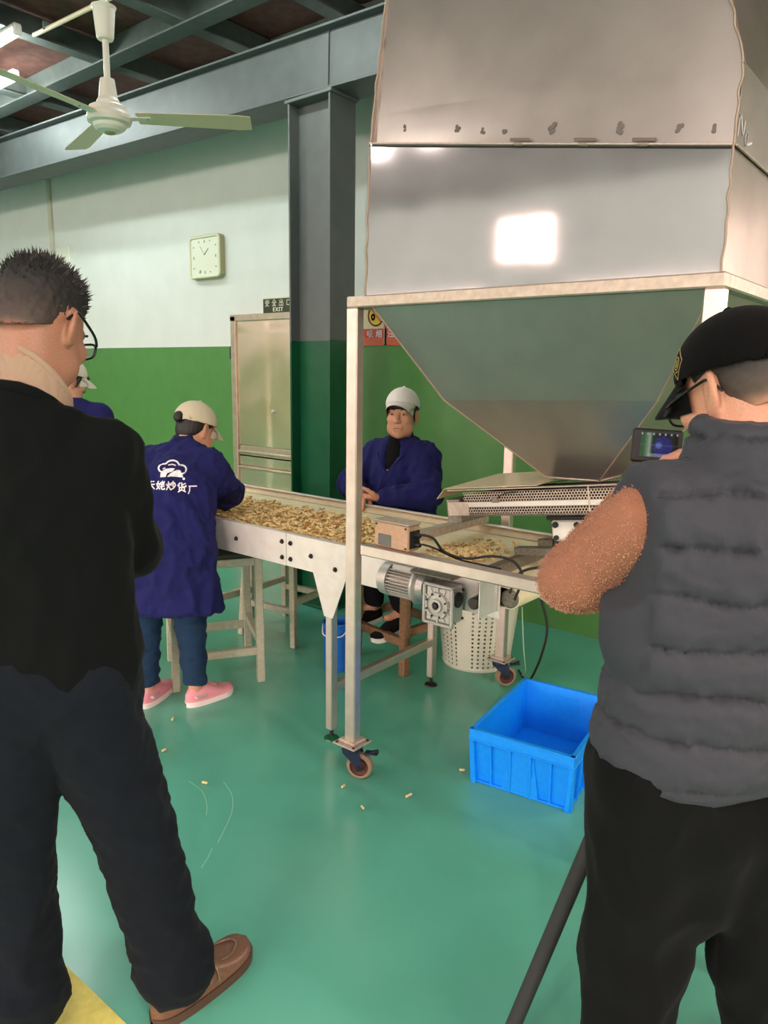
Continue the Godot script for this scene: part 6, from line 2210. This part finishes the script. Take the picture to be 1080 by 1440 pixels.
func print_on_back(t: Node3D, f: Field, base: Vector3, at: Vector3, back: Vector3, k: float, wrinkles: Callable) -> void:
	var n := back.normalized()
	var right := Vector3.UP.cross(n).normalized()
	var up := n.cross(right).normalized()
	var lay := func(p: Vector2) -> Vector3:
		var o := at + right * p.x * k + up * p.y * k + n * 0.25
		var q := f.hit(o, -n, 0.5)
		return q + n * (maxf(wrinkles.call(q, n), -0.002) + 0.0035) - base
	var st := begin()
	# cloud emblem: an outline of three bumps over a mound
	var outline := []
	outline.append_array(ring_line(V2(-0.052, 0.045), V2(0.028, 0.024), 10, PI * 1.35, PI * 0.45))
	outline.append_array(ring_line(V2(-0.004, 0.058), V2(0.038, 0.030), 12, PI * 0.86, PI * 0.12))
	outline.append_array(ring_line(V2(0.046, 0.036), V2(0.028, 0.025), 10, PI * 0.6, -PI * 0.5))
	add_line(st, outline, 0.009, lay, n)
	put(done(st), "print_emblem", M.white_ink, t, Vector3.ZERO, "white cloud emblem printed on the coat's back")
	st = begin()
	for i in 9:
		var y := -0.004 + i * 0.0052
		var hw := 0.064 * sqrt(maxf(0.0, 1.0 - pow((y - 0.002) / 0.046, 2.0)))
		if i % 3 == 2:
			hw *= 0.94
		add_line(st, [V2(-hw - 0.004 + 0.002 * sin(i * 2.0), y), V2(-0.003, y + 0.004), V2(hw - 0.008, y - 0.002)], 0.0052, lay, n, 4)
	put(done(st), "print_mound", M.white_ink, t)
	st = begin()
	for p in [[V2(-0.055, 0.04), V2(-0.045, 0.046)], [V2(-0.024, 0.062), V2(-0.004, 0.066), V2(0.014, 0.06)], [V2(0.036, 0.036), V2(0.048, 0.04)]]:
		add_line(st, p, 0.006, lay, n, 2)
	add_line(st, ring_line(V2(0.062, -0.016), V2(0.0045, 0.0045), 8), 0.005, lay, n)
	put(done(st), "print_accent", M.white_ink, t)
	var words := ["tian", "mu", "chao", "huo", "chang"]
	for i in 5:
		st = begin()
		var c := V2(-0.125 + 0.0585 * i, -0.05 - [0.0, 0.002, 0.004, 0.014, 0.028][i])
		for line in strokes(words[i]):
			var placed := []
			for p in line:
				placed.append(c + p * 0.054)
			add_line(st, placed, 0.0066, lay, n, 2)
		put(done(st), "print_character", M.white_ink, t)

func woman_sitting() -> void:
	var base := V(-2.38, 0, -3.08)
	var t := thing("person", "person in white cap and indigo coat seated facing us behind the conveyor", "person", base)
	var yaw := 184.0
	var F := dir_of(yaw)
	var R := right_of(yaw)
	var j := {}
	j.head = V(-2.392, 1.272, -3.079)
	j.neck = V(-2.405, 1.145, -3.10)
	j.chest = V(-2.40, 0.93, -3.09)
	j.hip = V(-2.36, 0.665, -3.06)
	j.lsh = V(-2.25, 1.055, -3.09)
	j.rsh = V(-2.56, 1.045, -3.10)
	j.lelb = V(-2.155, 0.885, -3.0)
	j.lwr = V(-2.335, 0.865, -2.865)
	j.relb = V(-2.675, 0.89, -3.0)
	j.rwr = V(-2.47, 0.875, -2.84)
	j.lhip = V(-2.28, 0.64, -3.0)
	j.rhip = V(-2.45, 0.64, -3.0)
	j.lknee = V(-2.27, 0.60, -2.83)
	j.rknee = V(-2.47, 0.60, -2.85)
	j.lank = V(-2.25, 0.285, -2.93)
	j.rank = V(-2.44, 0.28, -2.93)
	j.lfoot = V(-0.3, 0, 0.9)
	j.rfoot = V(-0.6, 0, 0.8)
	var hb := head_basis(204, -3, 0)
	var hands := [hand_field(j.lwr, V(-0.8, 0.05, 0.6), V(0.1, 0.6, -0.3), -1.0, 0.5), hand_field(j.rwr, V(0.5, -0.1, 0.7), V(0, -1, 0.1), 1.0, 0.45)]
	put(body_mesh(j, base, hb, hands), "body", M.skin, t)
	eyes(t, j.head - base, hb)
	bun_hair(t, j.head - base, hb, false, true)
	baseball_cap(t, j.head - base + hb * V(0, 0.012, 0.006), hb, cloth(rgb(224, 220, 214), 0.08, 14.0, 20), 1.03, 9.0)
	put(lathe([Vector2(0, -0.005), Vector2(0.004, 0), Vector2(0, 0.005)], 8, true), "earring", M.gold, t, j.head - base + hb * V(-0.078, -0.045, 0.008))
	var c := Field.new()
	c.cap(j.neck - V(0, 0.16, 0) + F * 0.035, j.neck + V(0, 0.02, 0) + F * 0.004, 0.085, 0.064, 0.02)
	put(field_mesh(c, 0.007, base), "black_turtleneck", cloth(rgb(18, 18, 22), 0.2, 14.0, 21), t)
	c = Field.new()
	c.cap(j.neck - V(0, 0.11, 0), j.chest, 0.11, 0.15, 0.05, F, 0.85)
	c.cap(j.chest - R * 0.03, j.hip - R * 0.04, 0.145, 0.16, 0.05, F, 0.88)
	c.cap(j.chest + R * 0.03, j.hip + R * 0.04, 0.145, 0.16, 0.05, F, 0.88)
	for s in ["r", "l"]:
		c.cap(j.neck - V(0, 0.06, 0), j[s + "sh"], 0.066, 0.076, 0.06)
		c.cap(j[s + "sh"], j[s + "elb"], 0.08, 0.068, 0.03)
		c.cap(j[s + "elb"], (j[s + "wr"] as Vector3).lerp(j[s + "elb"], 0.1), 0.066, 0.048, 0.02)
		c.cap(j[s + "hip"], (j[s + "knee"] as Vector3).lerp(j[s + "hip"], 0.3), 0.1, 0.095, 0.03)
	# the open neck
	c.ell(j.neck + F * 0.11 + V(0, -0.05, 0), V(0.055, 0.12, 0.075), 0.01, Basis(Vector3.UP, deg_to_rad(yaw)), true)
	put(field_mesh(c, 0.0085, base, folds(0.015, 8.5, V(1, 0.6, 1), 10)), "work_coat", indigo(), t)
	for s in [-1.0, 1.0]:
		var a: Vector3 = j.neck + R * s * 0.072 + V(0, -0.005, 0)
		var b: Vector3 = j.neck + R * s * 0.012 + F * 0.125 + V(0, -0.16, 0)
		var m: Vector3 = j.neck + R * s * 0.085 + F * 0.095 + V(0, -0.075, 0)
		put(plate(a - base + F * 0.02, m - base + F * 0.012, b - base + F * 0.012, (a + b) * 0.5 - base + F * 0.02, 0.006), "lapel", indigo(), t)
	c = Field.new()
	for s in ["r", "l"]:
		c.cap(j[s + "hip"], j[s + "knee"], 0.09, 0.068, 0.03)
		c.cap(j[s + "knee"], j[s + "ank"] + V(0, 0.02, 0), 0.066, 0.052, 0.02)
	put(field_mesh(c, 0.009, base, folds(0.006, 5.0, V(1, 1, 1), 11)), "trousers", cloth(rgb(24, 24, 28), 0.2, 12.0, 22), t)
	var black := cloth(rgb(26, 25, 27), 0.2, 14.0, 23)
	for s in ["r", "l"]:
		var fd: Vector3 = (j[s + "foot"] as Vector3).normalized()
		shoe(t, j[s + "ank"] - V(0, 0.1, 0) - fd * 0.055 - base, fd, 0.245, 0.09, 0.075, black, M.white, black, true, -0.25)

func woman_behind() -> void:
	var base := V(-4.1, 0, -2.2)
	var t := thing("person", "person in a pale cap mostly hidden behind the man in the coat", "person", base)
	var F := dir_of(50)
	var R := right_of(50)
	var j := {}
	j.head = V(-4.14, 1.415, -2.20)
	j.neck = V(-4.115, 1.295, -2.19)
	j.chest = V(-4.1, 1.08, -2.2)
	j.hip = V(-4.1, 0.80, -2.2)
	for s in [["r", 1.0], ["l", -1.0]]:
		var q: Vector3 = R * s[1]
		j[s[0] + "sh"] = j.neck + q * 0.15 - V(0, 0.08, 0)
		j[s[0] + "elb"] = j.neck + q * 0.2 - V(0, 0.3, 0) + F * 0.06
		j[s[0] + "wr"] = j.neck + q * 0.14 - V(0, 0.42, 0) + F * 0.24
		j[s[0] + "hip"] = j.hip + q * 0.08 - V(0, 0.03, 0)
		j[s[0] + "knee"] = j.hip + q * 0.09 - V(0, 0.38, 0) + F * 0.02
		j[s[0] + "ank"] = j.hip + q * 0.09 - V(0, 0.71, 0)
		j[s[0] + "foot"] = F
	var hb := head_basis(0, 18, 0)
	var hands := [hand_field(j.rwr, F - V(0, 0.3, 0), V(0, -1, 0), 1.0, 0.4), hand_field(j.lwr, F - V(0, 0.3, 0), V(0, -1, 0), -1.0, 0.4)]
	put(body_mesh(j, base, hb, hands), "body", M.skin, t)
	eyes(t, j.head - base, hb)
	bun_hair(t, j.head - base, hb, true, true)
	baseball_cap(t, j.head - base + hb * V(0, 0.0, 0.004), hb, cloth(rgb(222, 216, 198), 0.1, 14.0, 24), 1.02)
	var c := Field.new()
	c.cap(j.neck - V(0, 0.08, 0), j.chest, 0.1, 0.14, 0.05, F, 0.85)
	c.cap(j.chest, j.hip, 0.15, 0.16, 0.05, F, 0.9)
	c.cap(j.hip, j.hip - V(0, 0.34, 0), 0.16, 0.18, 0.05, F, 0.85)
	for s in ["r", "l"]:
		c.cap(j.neck - V(0, 0.06, 0), j[s + "sh"], 0.07, 0.07, 0.06)
		c.cap(j[s + "sh"], j[s + "elb"], 0.072, 0.062, 0.03)
		c.cap(j[s + "elb"], (j[s + "wr"] as Vector3).lerp(j[s + "elb"], 0.1), 0.06, 0.046, 0.02)
	c.plane(V(0, -1, 0), V(0, 0.48, 0), 0.01)
	put(field_mesh(c, 0.016, base, folds(0.01, 3.4, V(1, 0.7, 1), 12)), "work_coat", indigo(), t)
	c = Field.new()
	for s in ["r", "l"]:
		c.cap(j[s + "hip"], j[s + "knee"], 0.085, 0.066, 0.03)
		c.cap(j[s + "knee"], j[s + "ank"] + V(0, 0.02, 0), 0.064, 0.052, 0.02)
	c.plane(V(0, -1, 0), V(0, 0.08, 0), 0.006)
	put(field_mesh(c, 0.011, base), "trousers", cloth(rgb(34, 36, 44), 0.2, 12.0, 25), t)
	for s in ["r", "l"]:
		var fd: Vector3 = (j[s + "foot"] as Vector3).normalized()
		shoe(t, j[s + "ank"] * V(1, 0, 1) - fd * 0.055 - base, fd, 0.245, 0.09, 0.08, M.black, M.white, M.white, true)
